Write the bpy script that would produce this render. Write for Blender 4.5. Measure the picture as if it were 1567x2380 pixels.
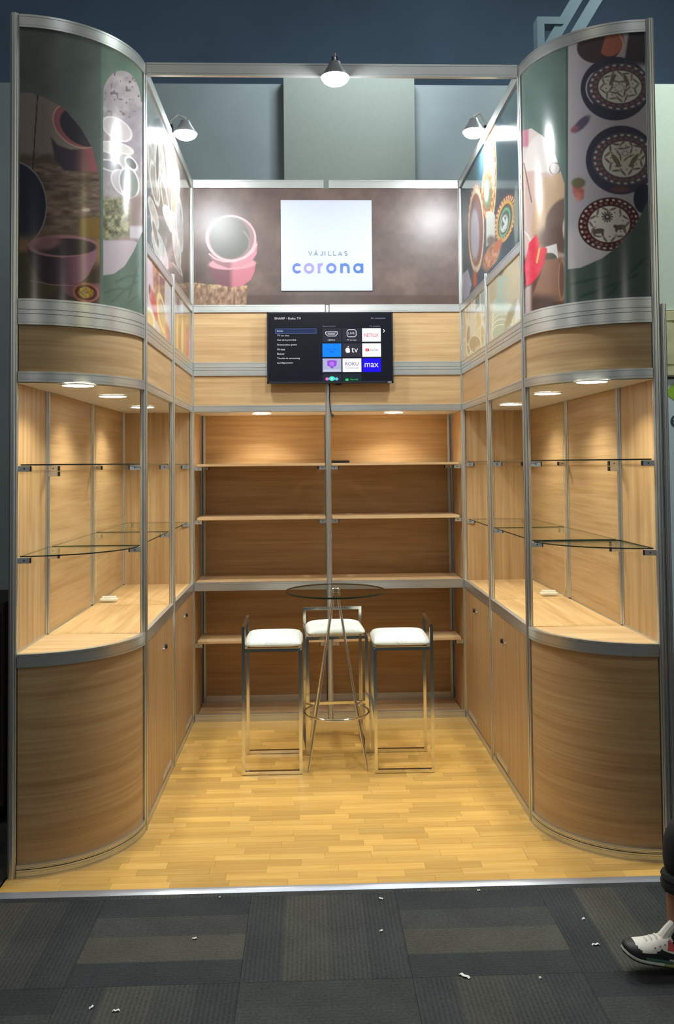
import bpy, bmesh, math, random
import numpy as np
from mathutils import Matrix, Vector
random.seed(7); rng = np.random.RandomState(11)
SC = bpy.context.scene; COL = SC.collection
for o in list(bpy.data.objects): bpy.data.objects.remove(o)
PI = math.pi

# ------------------------------------------------------------------ camera
CX, CY, CZ = -0.1476, 0.0, 1.8517
PITCH, YAW, ROLL, FOC, PX, PY = 0.0347, 0.0347, 0.0092, 2014.8, 786.5, 1010.6
def _rot():
    cy, sy = math.cos(YAW), math.sin(YAW); cp, sp = math.cos(PITCH), math.sin(PITCH); cr, sr = math.cos(ROLL), math.sin(ROLL)
    A = np.array([[cy, -sy, 0], [sy, cy, 0], [0, 0, 1]])
    B = np.array([[1, 0, 0], [0, cp, sp], [0, -sp, cp]])
    D = np.array([[cr, 0, -sr], [0, 1, 0], [sr, 0, cr]])
    return D @ B @ A
R = _rot()
cam = bpy.data.cameras.new('camera'); camo = bpy.data.objects.new('camera', cam); COL.objects.link(camo)
cam.sensor_fit = 'VERTICAL'; cam.sensor_height = 36; cam.sensor_width = 36 * 1567 / 2380
cam.lens = FOC / 2380 * 36
cam.shift_x = -(PX - 783.5) / 2380; cam.shift_y = -(1190 - PY) / 2380
cam.clip_start = 0.05; cam.clip_end = 100
M = Matrix.Identity(4)
for i in range(3):
    M[i][0] = R[0][i]; M[i][1] = R[2][i]; M[i][2] = -R[1][i]
M[0][3], M[1][3], M[2][3] = CX, CY, CZ
camo.matrix_world = M
SC.camera = camo
def proj(P):
    """where a point of the place was seen in the photograph; used to read the printed artwork off it"""
    Q = (np.asarray(P) - np.array([CX, CY, CZ])) @ R.T
    return PX + FOC * Q[..., 0] / Q[..., 1], PY - FOC * Q[..., 2] / Q[..., 1]

# ------------------------------------------------------------------ light and exposure
SC.view_settings.view_transform = 'Standard'; SC.view_settings.look = 'None'
SC.view_settings.exposure = 0.22; SC.view_settings.gamma = 1.0; SC.view_settings.use_curve_mapping = False
W = bpy.data.worlds.new('world'); SC.world = W; W.use_nodes = True
W.node_tree.nodes['Background'].inputs[0].default_value = (0.50, 0.57, 0.64, 1)
W.node_tree.nodes['Background'].inputs[1].default_value = 0.15
def area(name, loc, direction, size, power, color=(1, 1, 1), shape='DISK', parent=None, size_y=None, spread=PI):
    l = bpy.data.lights.new(name, 'AREA'); l.shape = shape; l.size = size; l.energy = power; l.color = color; l.spread = spread
    if size_y: l.size_y = size_y
    o = bpy.data.objects.new(name, l); COL.objects.link(o)
    o.location = loc; o.rotation_euler = Vector(direction).to_track_quat('-Z', 'Y').to_euler()
    if parent: o.parent = parent; o.location = Vector(loc) - parent.location
    return o
FLOOD = 30.0; DOWN = 3.6
# the hall's own ceiling lighting, above and behind the photographer, then two added fills
area('hall_or_fill_light', (-2.2, 0.2, 8.6), (0.1, 0.3, -1), 0.9, 38, (1.0, 0.92, 0.75), 'DISK')
area('hall_or_fill_light', (2.0, -1.5, 8.6), (0, 0.2, -1), 1.2, 38, (0.92, 0.97, 1.0), 'DISK')
area('hall_or_fill_light', (0.6, 7.6, 7.0), (0, 0.75, -1), 0.9, 62, (0.82, 0.93, 1.0), 'DISK')  # added fill lamp, out of view, brightens the wall behind the booth
area('hall_or_fill_light', (4.0, 4.8, 7.6), (0, 0.65, -1), 1.0, 170, (0.88, 1.0, 0.94), 'DISK')  # added fill lamp, out of view, lifts the neighbouring panel and banner
# lamps of the stands across the aisle and next door, whose images run over the rounded corners
area('stand_light', (3.3, 1.2, 4.2), (-1, 0.35, -0.15), 0.12, 9, (1.0, 0.90, 0.50), 'RECTANGLE', size_y=1.5)
for p_ in ((-.8, -7, 4.6), (5.0, -5.5, 4.5), (7.5, 2.0, 4.1), (-5.5, -4.5, 4.5), (-6.5, 1.5, 4.2)):
    area('stand_light', p_, (-p_[0] * .12, 4.5 - p_[1], -1.8), 0.35, 14, (1.0, 0.95, 0.82), 'DISK')

# ------------------------------------------------------------------ helpers
def s2l(c):
    c = np.asarray(c, float) / 255.0
    return np.where(c <= 0.04045, c / 12.92, ((c + 0.055) / 1.055) ** 2.4)
def lin(*c): return tuple(float(x) for x in s2l(c)) + (1.0,)
def mat(name, col, rough=0.5, metal=0.0, spec=0.5, emit=None, es=0.0, coat=0.0):
    m = bpy.data.materials.new(name); m.use_nodes = True; b = m.node_tree.nodes['Principled BSDF']
    b.inputs['Base Color'].default_value = col; b.inputs['Roughness'].default_value = rough
    b.inputs['Metallic'].default_value = metal; b.inputs['Specular IOR Level'].default_value = spec
    if coat: b.inputs['Coat Weight'].default_value = coat; b.inputs['Coat Roughness'].default_value = 0.06
    if emit: b.inputs['Emission Color'].default_value = emit; b.inputs['Emission Strength'].default_value = es
    return m
def N(m, t, **kw):
    n = m.node_tree.nodes.new(t)
    for k, v in kw.items(): setattr(n, k, v)
    return n
def L(m, a, b): m.node_tree.links.new(a, b)
def noisy(m, scale=(30, 30, 30), amount=0.08, bump=0.0, detail=4, rough_amt=0.0):
    """fine procedural variation of colour and relief on a plain material"""
    b = m.node_tree.nodes['Principled BSDF']; tc = N(m, 'ShaderNodeTexCoord'); mp = N(m, 'ShaderNodeMapping')
    mp.inputs['Scale'].default_value = scale; L(m, tc.outputs['Object'], mp.inputs[0])
    nz = N(m, 'ShaderNodeTexNoise'); nz.inputs['Scale'].default_value = 1; nz.inputs['Detail'].default_value = detail; L(m, mp.outputs[0], nz.inputs['Vector'])
    base = tuple(b.inputs['Base Color'].default_value)
    rp = N(m, 'ShaderNodeValToRGB'); e = rp.color_ramp.elements
    e[0].position = 0.3; e[1].position = 0.7
    e[0].color = tuple(max(0, x * (1 - amount)) for x in base[:3]) + (1,); e[1].color = tuple(min(1, x * (1 + amount)) for x in base[:3]) + (1,)
    L(m, nz.outputs[0], rp.inputs[0]); L(m, rp.outputs[0], b.inputs['Base Color'])
    if bump:
        bp = N(m, 'ShaderNodeBump'); bp.inputs['Strength'].default_value = bump; bp.inputs['Distance'].default_value = 0.002
        L(m, nz.outputs[0], bp.inputs['Height']); L(m, bp.outputs[0], b.inputs['Normal'])
    return m
def wood(name, scale, dark, mid, light, rough=0.42, spec=0.4, rnd=False, seed=0.0):
    m = mat(name, mid, rough, spec=spec); b = m.node_tree.nodes['Principled BSDF']
    tc = N(m, 'ShaderNodeTexCoord'); mp = N(m, 'ShaderNodeMapping'); mp.inputs['Scale'].default_value = scale; mp.inputs['Location'].default_value = (seed, seed * 1.7, seed * .6)
    oi = N(m, 'ShaderNodeObjectInfo'); va = N(m, 'ShaderNodeVectorMath', operation='ADD'); vs = N(m, 'ShaderNodeVectorMath', operation='SCALE')
    cx = N(m, 'ShaderNodeCombineXYZ')
    for i in range(3): L(m, oi.outputs['Random'], cx.inputs[i])
    vs.inputs['Scale'].default_value = 9.0; L(m, cx.outputs[0], vs.inputs[0])
    L(m, tc.outputs['Object'], va.inputs[0]); L(m, vs.outputs[0], va.inputs[1]); L(m, va.outputs[0], mp.inputs[0])
    n1 = N(m, 'ShaderNodeTexNoise'); n1.inputs['Scale'].default_value = 1.0; n1.inputs['Detail'].default_value = 5; n1.inputs['Roughness'].default_value = 0.62; n1.inputs['Distortion'].default_value = 0.35
    L(m, mp.outputs[0], n1.inputs['Vector'])
    mp2 = N(m, 'ShaderNodeMapping'); mp2.inputs['Scale'].default_value = tuple(x * (4.0 if x > 5 else 1.6) for x in scale); L(m, va.outputs[0], mp2.inputs[0])
    n2 = N(m, 'ShaderNodeTexNoise'); n2.inputs['Scale'].default_value = 1.0; n2.inputs['Detail'].default_value = 3; L(m, mp2.outputs[0], n2.inputs['Vector'])
    mx = N(m, 'ShaderNodeMix'); mx.data_type = 'FLOAT'; mx.inputs[0].default_value = 0.35
    L(m, n1.outputs[0], mx.inputs[2]); L(m, n2.outputs[0], mx.inputs[3])
    rp = N(m, 'ShaderNodeValToRGB'); e = rp.color_ramp.elements; e[0].position = 0.33; e[0].color = dark; e[1].position = 0.66; e[1].color = light
    x = e.new(0.5); x.color = mid
    L(m, mx.outputs[0], rp.inputs[0])
    out = rp.outputs[0]
    if rnd:
        hs = N(m, 'ShaderNodeHueSaturation'); mr = N(m, 'ShaderNodeMapRange'); mr.inputs['To Min'].default_value = 0.80; mr.inputs['To Max'].default_value = 1.14
        L(m, oi.outputs['Random'], mr.inputs[0]); L(m, mr.outputs[0], hs.inputs['Value']); L(m, out, hs.inputs['Color']); out = hs.outputs[0]
    L(m, out, b.inputs['Base Color'])
    return m

OD, OM, OL = lin(160, 127, 85), lin(180, 148, 105), lin(194, 165, 121)
WH = wood('oak_laminate_horizontal', (1.1, 1.1, 24), OD, OM, OL)
WV = wood('oak_laminate_vertical', (24, 24, 1.0), OD, OM, OL)
WB = wood('oak_laminate_board', (15, 1.1, 20), lin(176, 138, 92), lin(200, 163, 112), lin(216, 184, 134))
WX = wood('oak_laminate_shelf', (1.1, 17, 20), lin(184, 150, 108), lin(200, 166, 122), lin(214, 184, 140))
WF = wood('floor_laminate', (2.0, 34, 20), lin(206, 160, 84), lin(216, 172, 94), lin(226, 186, 110), rough=0.27, spec=0.5, rnd=True)
ALU = noisy(mat('aluminium', lin(212, 214, 210), 0.33, 0.86), (3, 3, 0.6), 0.06)
ALU2 = mat('aluminium_dark_groove', lin(60, 62, 60), 0.5, 0.6)
CHROME = mat('chrome', lin(228, 228, 220), 0.14, 1.0)
BLACK = mat('black_rubber', lin(22, 22, 22), 0.5)
SILV = mat('bracket_metal', lin(215, 217, 215), 0.3, 0.75)
WHITEP = noisy(mat('white_plastic', lin(238, 236, 222), 0.35), amount=0.03)
CEILP = noisy(mat('cabinet_ceiling_white', lin(226, 227, 226), 0.25), amount=0.04)
EMIT = mat('downlight_diffuser', (1, 1, 1, 1), 0.4, emit=(1, 0.97, 0.90, 1), es=9.0)
EMITF = mat('flood_lens', (1, 1, 1, 1), 0.3, emit=(0.93, 0.98, 1, 1), es=60.0)

def glass_mat(name, tint, ior=1.5, rough=0.0):
    m = bpy.data.materials.new(name); m.use_nodes = True; nt = m.node_tree; nt.nodes.remove(nt.nodes['Principled BSDF'])
    t = N(m, 'ShaderNodeBsdfTransparent'); t.inputs[0].default_value = tint
    g = N(m, 'ShaderNodeBsdfGlossy'); g.inputs['Roughness'].default_value = rough; g.inputs[0].default_value = (.9, .95, .92, 1)
    f = N(m, 'ShaderNodeFresnel'); f.inputs[0].default_value = ior; x = N(m, 'ShaderNodeMixShader')
    gm = N(m, 'ShaderNodeNewGeometry'); sb_ = N(m, 'ShaderNodeMath', operation='SUBTRACT'); sb_.inputs[0].default_value = 1; L(m, gm.outputs['Backfacing'], sb_.inputs[1])
    ml = N(m, 'ShaderNodeMath', operation='MULTIPLY'); L(m, f.outputs[0], ml.inputs[0]); L(m, sb_.outputs[0], ml.inputs[1])
    L(m, ml.outputs[0], x.inputs[0]); L(m, t.outputs[0], x.inputs[1]); L(m, g.outputs[0], x.inputs[2])
    L(m, x.outputs[0], nt.nodes['Material Output'].inputs['Surface']); return m
GLASS = glass_mat('clear_glass', (0.985, 0.995, 0.985, 1), 1.3)
GLASST = glass_mat('table_glass', (0.83, 0.85, 0.83, 1), 1.45)
GEDGE = mat('glass_edge', lin(38, 52, 44), 0.15)

def tag(o, label=None, cat=None, group=None, kind=None):
    if label: o['label'] = label
    if cat: o['category'] = cat
    if group: o['group'] = group
    if kind: o['kind'] = kind
    return o
def empty(name, loc, label=None, cat=None, group=None, kind=None):
    o = bpy.data.objects.new(name, None); COL.objects.link(o); o.location = loc; o.empty_display_size = 0.1
    return tag(o, label, cat, group, kind)
def wloc(o):
    v = Vector((0, 0, 0))
    while o: v = v + Vector(o.location); o = o.parent
    return v
def obj(name, verts, faces, m, parent=None, smooth=False, mats=None, midx=None, loc=None):
    """link a mesh given in world coordinates, stored relative to its parent (or to loc)"""
    me = bpy.data.meshes.new(name)
    base = wloc(parent) if parent else Vector(loc or (0, 0, 0))
    V = np.asarray(verts, float) - np.array(base)
    me.from_pydata(V.tolist(), [], [tuple(int(i) for i in f) for f in faces]); me.update()
    for mm in (mats or [m]): me.materials.append(mm)
    if midx is not None: me.polygons.foreach_set('material_index', midx)
    if smooth: me.polygons.foreach_set('use_smooth', [True] * len(me.polygons))
    o = bpy.data.objects.new(name, me); COL.objects.link(o)
    if parent: o.parent = parent
    else: o.location = base
    return o
class G:
    """collects simple solids into one mesh"""
    def __init__(s): s.v = []; s.f = []; s.m = []
    def add(s, v, f, mi=0):
        n = len(s.v); s.v += [tuple(p) for p in v]; s.f += [tuple(i + n for i in q) for q in f]; s.m += [mi] * len(f); return s
    def box(s, a, b, mi=0, bev=0.0):
        x0, y0, z0 = (min(a[i], b[i]) for i in range(3)); x1, y1, z1 = (max(a[i], b[i]) for i in range(3))
        if bev <= 0:
            v = [(x0, y0, z0), (x1, y0, z0), (x1, y1, z0), (x0, y1, z0), (x0, y0, z1), (x1, y0, z1), (x1, y1, z1), (x0, y1, z1)]
            return s.add(v, [(0, 3, 2, 1), (4, 5, 6, 7), (0, 1, 5, 4), (1, 2, 6, 5), (2, 3, 7, 6), (3, 0, 4, 7)], mi)
        bm = bmesh.new(); bmesh.ops.create_cube(bm, size=1)
        for p in bm.verts: p.co = Vector(((x0 + x1) / 2 + p.co.x * (x1 - x0), (y0 + y1) / 2 + p.co.y * (y1 - y0), (z0 + z1) / 2 + p.co.z * (z1 - z0)))
        bmesh.ops.bevel(bm, geom=bm.edges[:] + bm.verts[:], offset=bev, segments=2, affect='EDGES')
        bm.verts.index_update(); v = [p.co[:] for p in bm.verts]; f = [[q.index for q in k.verts] for k in bm.faces]; bm.free()
        return s.add(v, f, mi)
    def tube(s, pts, r, n=10, mi=0, closed=False, square=False):
        pts = [Vector(p) for p in pts]; k = len(pts); rr = r if hasattr(r, '__len__') else [r] * k
        v = []; up = None
        for i, p in enumerate(pts):
            if closed: d = (pts[(i + 1) % k] - pts[i - 1]).normalized()
            elif i == 0: d = (pts[1] - p).normalized()
            elif i == k - 1: d = (p - pts[i - 1]).normalized()
            else: d = ((pts[i + 1] - p).normalized() + (p - pts[i - 1]).normalized()).normalized()
            if up is None: up = Vector((0, 0, 1)) if abs(d.z) < .9 else Vector((1, 0, 0))
            a = d.cross(up).normalized(); b = a.cross(d).normalized(); up = b
            sc = 1.0
            if not closed and 0 < i < k - 1:
                sc = 1 / max(.5, (pts[i + 1] - p).normalized().dot(d))
            for j in range(n):
                t = 2 * PI * j / n + (PI / 4 if square else 0)
                q = rr[i] * (math.sqrt(2) if square else 1)
                v.append(p + (a * math.cos(t) + b * math.sin(t)) * q * (sc if square else 1))
        f = []
        for i in range(k if closed else k - 1):
            i2 = (i + 1) % k
            for j in range(n): f.append((i * n + j, i2 * n + j, i2 * n + (j + 1) % n, i * n + (j + 1) % n))
        if not closed: f += [tuple(range(n)), tuple(range((k - 1) * n, k * n))[::-1]]
        return s.add(v, f, mi)
    def cyl(s, a, b, r, n=24, mi=0, r2=None): return s.tube([a, b], [r, r if r2 is None else r2], n, mi)
    def lathe(s, c, prof, n=32, mi=0, axis=None):
        Q = Vector((0, 0, 1)).rotation_difference(Vector(axis).normalized()) if axis else None
        v = []; k = len(prof)
        for r, z in prof:
            for j in range(n):
                t = 2 * PI * j / n; p = Vector((r * math.cos(t), r * math.sin(t), z))
                if Q: p = Q @ p
                v.append(Vector(c) + p)
        f = [(i * n + j, i * n + (j + 1) % n, (i + 1) * n + (j + 1) % n, (i + 1) * n + j) for i in range(k - 1) for j in range(n)]
        f += [tuple(range(n))[::-1], tuple(range((k - 1) * n, k * n))]
        return s.add(v, f, mi)
    def prism(s, pts, z0, z1, mi=0):
        n = len(pts); v = [(x, y, z0) for x, y in pts] + [(x, y, z1) for x, y in pts]
        return s.add(v, [tuple(range(n))[::-1], tuple(range(n, 2 * n))] + [(i, (i + 1) % n, n + (i + 1) % n, n + i) for i in range(n)], mi)
    def sweep(s, path, prof, mi=0):
        """path: (x, y, nx, ny) with outward normal; prof: closed polygon of (n, z)"""
        k = len(prof); v = []
        for x, y, nx, ny in path:
            for n_, z in prof: v.append((x + nx * n_, y + ny * n_, z))
        f = [(i * k + j, i * k + (j + 1) % k, (i + 1) * k + (j + 1) % k, (i + 1) * k + j) for i in range(len(path) - 1) for j in range(k)]
        e = (len(path) - 1) * k
        f += [tuple(range(k))[::-1], tuple(range(e, e + k))]
        return s.add(v, f, mi)
    def out(s, name, m, parent=None, smooth=False, mats=None, loc=None):
        o = obj(name, s.v, s.f, m, parent, False, mats, s.m if mats else None, loc)
        bm = bmesh.new(); bm.from_mesh(o.data); bmesh.ops.recalc_face_normals(bm, faces=bm.faces); bm.to_mesh(o.data); bm.free()
        if smooth: smooth_by_angle(o)
        return o
def smooth_by_angle(o, ang=0.6):
    me = o.data; me.polygons.foreach_set('use_smooth', [True] * len(me.polygons))
    bm = bmesh.new(); bm.from_mesh(me)
    for e in bm.edges:
        e.smooth = len(e.link_faces) == 2 and e.calc_face_angle(0) < ang
    bm.to_mesh(me); bm.free()
def copy_tree(o, parent=None, label=None):
    c = o.copy(); COL.objects.link(c)
    if parent: c.parent = parent
    if label: c['label'] = label
    for ch in list(o.children): copy_tree(ch, c)
    return c

# text as flat mesh -------------------------------------------------
def text_geo(body, size, bold=0.0, spacing=1.0):
    cu = bpy.data.curves.new('t', 'FONT'); cu.body = body; cu.size = size; cu.offset = bold; cu.space_character = spacing; cu.resolution_u = 3
    to = bpy.data.objects.new('t', cu); COL.objects.link(to); dg = bpy.context.evaluated_depsgraph_get()
    me = to.evaluated_get(dg).to_mesh(); v = np.array([p.co[:] for p in me.vertices]).reshape(-1, 3); f = [tuple(p.vertices) for p in me.polygons]
    to.evaluated_get(dg).to_mesh_clear(); bpy.data.objects.remove(to); bpy.data.curves.remove(cu)
    return v, f
def text_on(g, body, x, z, y, size, mi=0, width=None, height=None, bold=0.0, align='L'):
    """text in the plane facing -y at world x, z (baseline); width/height stretch it to fit"""
    v, f = text_geo(body, size, bold)
    if len(v) == 0: return
    x0, x1 = v[:, 0].min(), v[:, 0].max(); z0, z1 = v[:, 1].min(), v[:, 1].max()
    sx = (width / (x1 - x0)) if width else 1; sz = (height / (z1 - z0)) if height else sx if not width else 1
    if width and not height: sz = sx
    w = (x1 - x0) * sx; off = {'L': 0, 'C': -w / 2, 'R': -w}[align]
    V = [(x + off + (p[0] - x0) * sx, y, z + (p[1] - (z0 if height else 0)) * sz) for p in v]
    g.add(V, f, mi)
def stroke(g, pts, w, place, mi=0, caps=True):
    """flat stroke of width w along 2-D points; place maps (a, b) to the world"""
    P = [np.array(p, float) for p in pts]; k = len(P); v = []; f = []
    for i in range(k):
        d = P[min(i + 1, k - 1)] - P[max(i - 1, 0)]; d /= (np.linalg.norm(d) + 1e-9); n = np.array([-d[1], d[0]]) * w / 2
        v += [place(*(P[i] + n)), place(*(P[i] - n))]
    for i in range(k - 1): f.append((2 * i, 2 * i + 1, 2 * i + 3, 2 * i + 2))
    g.add(v, f, mi)

# ------------------------------------------------------------------ dimensions read off the photograph
XI, XO = 1.0, 1.5
Y0, Y1, Y2, Y3, Y4 = 4.027, 4.521, 5.447, 6.374, 6.85
ZT0, ZT1 = 3.905, 3.965      # top rail
ZA0, ZA1 = 2.98, 3.035       # rail between the tall prints and the low prints
ZB0, ZB1 = 2.512, 2.612      # double rail
ZC0, ZC1 = 2.248, 2.295      # rail over the display openings
ZD0, ZD1 = 0.945, 1.004      # counter rail
PT = 3.97
POSTR = 0.020

def post_geo(g, x, y, z0, z1, r=POSTR, mi=0):
    pts = []
    for k in range(8):
        a = PI / 8 + k * PI / 4; b = a + PI / 4
        c0 = np.array([math.cos(a), math.sin(a)]) * r; c1 = np.array([math.cos(b), math.sin(b)]) * r
        mid = (c0 + c1) / 2; t = (c1 - c0) / np.linalg.norm(c1 - c0); nn = mid / np.linalg.norm(mid); gw = r * 0.10
        pts += [tuple(c0), tuple(mid - t * gw), tuple(mid - t * gw - nn * r * .25), tuple(mid + t * gw - nn * r * .25), tuple(mid + t * gw)]
    g.prism([(x + p[0], y + p[1]) for p in pts], z0, z1, mi)
def post(parent, x, y, z0=0.0, z1=PT, r=POSTR, label=None):
    g = G(); post_geo(g, x, y, z0, z1, r)
    return tag(g.out('post', ALU, parent), label)
def rail_prof(z0, z1, t=0.013, split=False):
    """section of an aluminium rail: a lip, a groove, the flat face, a groove, a lip"""
    h = z1 - z0; l = min(0.010, h * .2); gz = 0.0016; gd = 0.004
    zs = [z0, z0 + l, z0 + l, z0 + l + gz, z0 + l + gz]; ns = [t, t, t - gd, t - gd, t - .0008]
    if split:
        m = (z0 + z1) / 2
        for q in (m - 0.012, m + 0.009):
            zs += [q, q, q + .003, q + .003]; ns += [t - .0008, t - .008, t - .008, t - .0008]
    zs += [z1 - l - gz, z1 - l - gz, z1 - l, z1 - l, z1]; ns += [t - .0008, t - gd, t - gd, t, t]
    return list(zip(ns, zs)) + [(-t, z1), (-t, z0)]
def arc(s, a0=2.5, a1=87.5, n=40, dr=0.0):
    out = []
    for i in range(n + 1):
        t = math.radians(a0 + (a1 - a0) * i / n); nx, ny = -s * math.sin(t), -math.cos(t)
        # s=-1: cylinder axis at x=-1.5 bulging to +x; outward = away from axis
        out.append((s * XO + nx * (0.5 + dr), Y1 + ny * (0.494 + dr), nx, ny))
    return out
def rail(parent, path, z0, z1, name='rail', split=False, t=0.013, m=None, label=None):
    g = G(); g.sweep(path, rail_prof(z0, z1, t, split)); return tag(g.out(name, m or ALU, parent, smooth=len(path) > 2), label)
def sheet(parent, path, z0, z1, name, m, t=0.003, inset=0.0):
    g = G(); g.sweep(path, [(t - inset, z0), (t - inset, z1), (-t - inset, z1), (-t - inset, z0)]); return g.out(name, m, parent, smooth=len(path) > 2)
def side_path(s, ya, yb): return [(s * XI, ya, -s, 0), (s * XI, yb, -s, 0)]
def outer_path(s, ya, yb): return [(s * XO, ya, -s, 0), (s * XO, yb, -s, 0)]
def back_path(xa, xb, y): return [(xa, y, 0, -1), (xb, y, 0, -1)]

def bracket(parent, x, y, z, dx, dy, dbl=False):
    """clip that carries a shelf: leaves the post at x, y in direction dx, dy"""
    g = G(); d = Vector((dx, dy, 0)).normalized(); n = Vector((-d.y, d.x, 0))
    def slab(a, b, z0, z1, w, mi):
        p = Vector((x, y, 0)); v = []
        for zz in (z0, z1):
            for q, s_ in ((a, -w), (b, -w), (b, w), (a, w)): v.append(p + d * q + n * s_ + Vector((0, 0, zz)))
        g.add(v, [(0, 3, 2, 1), (4, 5, 6, 7), (0, 1, 5, 4), (1, 2, 6, 5), (2, 3, 7, 6), (3, 0, 4, 7)], mi)
    slab(.018, .070, z - .028, z - .002, .007, 0); slab(.070, .076, z - .027, z - .003, .0075, 1)
    q = Vector((x, y, z - .015)) + d * .045
    g.cyl(q - n * .0085, q + n * .0085, .0035, 8, 1)
    if dbl: slab(.018, .070, z - .056, z - .031, .007, 0); slab(.070, .076, z - .055, z - .032, .0075, 1)
    return g.out('shelf_bracket', None, parent, mats=[SILV, BLACK])
def glass_shelf(parent, pts, z, t=0.006):
    n = len(pts); g = G()
    v = [(x, y, z - t) for x, y in pts] + [(x, y, z) for x, y in pts]
    g.add(v, [tuple(range(n))[::-1], tuple(range(n, 2 * n))], 0)
    g.add(v, [(i, (i + 1) % n, n + (i + 1) % n, n + i) for i in range(n)], 1)
    o = obj('glass_shelf', g.v, g.f, None, parent, mats=[GLASS, GEDGE], midx=g.m); return o

# ------------------------------------------------------------------ the hall: carpet, ceiling, far walls
FL = empty('floor', (0, 0, 0), kind='structure')
g = G(); g.box((-9, -4, -0.14), (9, 11, -0.012)); g.out('floor_slab', noisy(mat('carpet_base', lin(56, 60, 61), 0.95), (40, 40, 40), .15), FL)
def carpet_mat(name, axis):
    m = mat(name, lin(60, 62, 60), 0.95, spec=0.15); b = m.node_tree.nodes['Principled BSDF']; tc = N(m, 'ShaderNodeTexCoord'); sp = N(m, 'ShaderNodeSeparateXYZ'); L(m, tc.outputs['Object'], sp.inputs[0])
    # bands across the tile
    bd = N(m, 'ShaderNodeValToRGB'); bd.color_ramp.interpolation = 'CONSTANT'; e = bd.color_ramp.elements
    mr = N(m, 'ShaderNodeMapRange'); mr.inputs['From Min'].default_value = -.31; mr.inputs['From Max'].default_value = .31; L(m, sp.outputs[axis], mr.inputs[0]); L(m, mr.outputs[0], bd.inputs[0])
    dk, lt, md = lin(50, 55, 58), lin(78, 77, 70), lin(64, 66, 64)
    e[0].position = 0; e[0].color = dk; e[1].position = .235; e[1].color = lt
    for p_, c_ in ((.52, md), (.76, dk)): q = e.new(p_); q.color = c_
    oi = N(m, 'ShaderNodeObjectInfo'); mm = N(m, 'ShaderNodeMix'); mm.data_type = 'RGBA'; mm.inputs[7].default_value = lin(66, 68, 66)
    m2 = N(m, 'ShaderNodeMapRange'); m2.inputs['To Min'].default_value = .1; m2.inputs['To Max'].default_value = .85; L(m, oi.outputs['Random'], m2.inputs[0]); L(m, m2.outputs[0], mm.inputs[0]); L(m, bd.outputs[0], mm.inputs[6])
    # ribs along the tile and yarn noise
    ws = N(m, 'ShaderNodeMath', operation='MULTIPLY'); ws.inputs[1].default_value = 2 * PI / 0.0172; L(m, sp.outputs[axis], ws.inputs[0])
    sn = N(m, 'ShaderNodeMath', operation='SINE'); L(m, ws.outputs[0], sn.inputs[0])
    nz = N(m, 'ShaderNodeTexNoise'); nz.inputs['Scale'].default_value = 90; nz.inputs['Detail'].default_value = 3; L(m, tc.outputs['Object'], nz.inputs['Vector'])
    nl = N(m, 'ShaderNodeTexNoise'); nl.inputs['Scale'].default_value = 5; L(m, tc.outputs['Object'], nl.inputs['Vector'])
    ad = N(m, 'ShaderNodeMath', operation='MULTIPLY_ADD'); ad.inputs[1].default_value = .13 if axis == 0 else .05; ad.inputs[2].default_value = 0; L(m, sn.outputs[0], ad.inputs[0])
    a2 = N(m, 'ShaderNodeMath', operation='MULTIPLY_ADD'); a2.inputs[1].default_value = .95; L(m, nz.outputs[0], a2.inputs[0]); L(m, ad.outputs[0], a2.inputs[2])
    a3 = N(m, 'ShaderNodeMath', operation='MULTIPLY_ADD'); a3.inputs[1].default_value = .6; L(m, nl.outputs[0], a3.inputs[0]); L(m, a2.outputs[0], a3.inputs[2])
    a4 = N(m, 'ShaderNodeMath', operation='ADD'); a4.inputs[1].default_value = .22; L(m, a3.outputs[0], a4.inputs[0])
    vm = N(m, 'ShaderNodeVectorMath', operation='SCALE'); L(m, mm.outputs[2], vm.inputs[0]); L(m, a4.outputs[0], vm.inputs['Scale']); L(m, vm.outputs[0], b.inputs['Base Color'])
    bp = N(m, 'ShaderNodeBump'); bp.inputs['Strength'].default_value = .6; bp.inputs['Distance'].default_value = .004; L(m, a3.outputs[0], bp.inputs['Height']); L(m, bp.outputs[0], b.inputs['Normal'])
    return m
CM = [carpet_mat('carpet_ribs_lengthwise', 0), carpet_mat('carpet_ribs_crosswise', 1)]
TS = 0.622; cme = []
for k in range(2):
    g = G(); h = TS / 2 - .0006; g.box((-h, -h, -.012), (h, h, 0)); o = g.out('carpet_tile', CM[k], FL); cme.append(o.data); bpy.data.objects.remove(o)
for ix in range(-6, 6):
    for iy in range(-4, 3):
        cx, cy = -0.098 + TS * ix, 3.495 + .605 * iy
        cy = 3.495 + TS * iy
        o = bpy.data.objects.new('carpet_tile', cme[(ix + iy) % 2]); COL.objects.link(o); o.parent = FL; o.location = (cx, cy, -0.0)
        if cy > 3.5 and abs(cx) < 1.9 and cy > 4.3: bpy.data.objects.remove(o)
DARKW = noisy(mat('hall_wall_grey', lin(140, 150, 152), 0.8), (2, 2, 2), .06)
def wall(name, a, b, m, kind='structure'):
    g = G(); g.box(a, b); o = g.out(name, m, None); tag(o, kind=kind); return o
wall('wall_back', (-8, 9.0, -.012), (9, 9.2, 5.86), DARKW)
CEILM = noisy(mat('hall_ceiling_haze_blue', lin(104, 126, 148), 0.9), (0.6, 0.6, 0.6), .12)  # blue lens haze is put into the ceiling colour
wall('ceiling', (-9, -4, 9.0), (9, 13, 9.2), CEILM)
wall('wall_upper', (-9, 13, 5.0), (9, 13.2, 9.0), CEILM)
wall('wall_left', (-4.6, 4.2, -.012), (-4.4, 9.0, 5.3), noisy(mat('hall_wall_dark', lin(70, 74, 74), .9), amount=.1))

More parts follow.
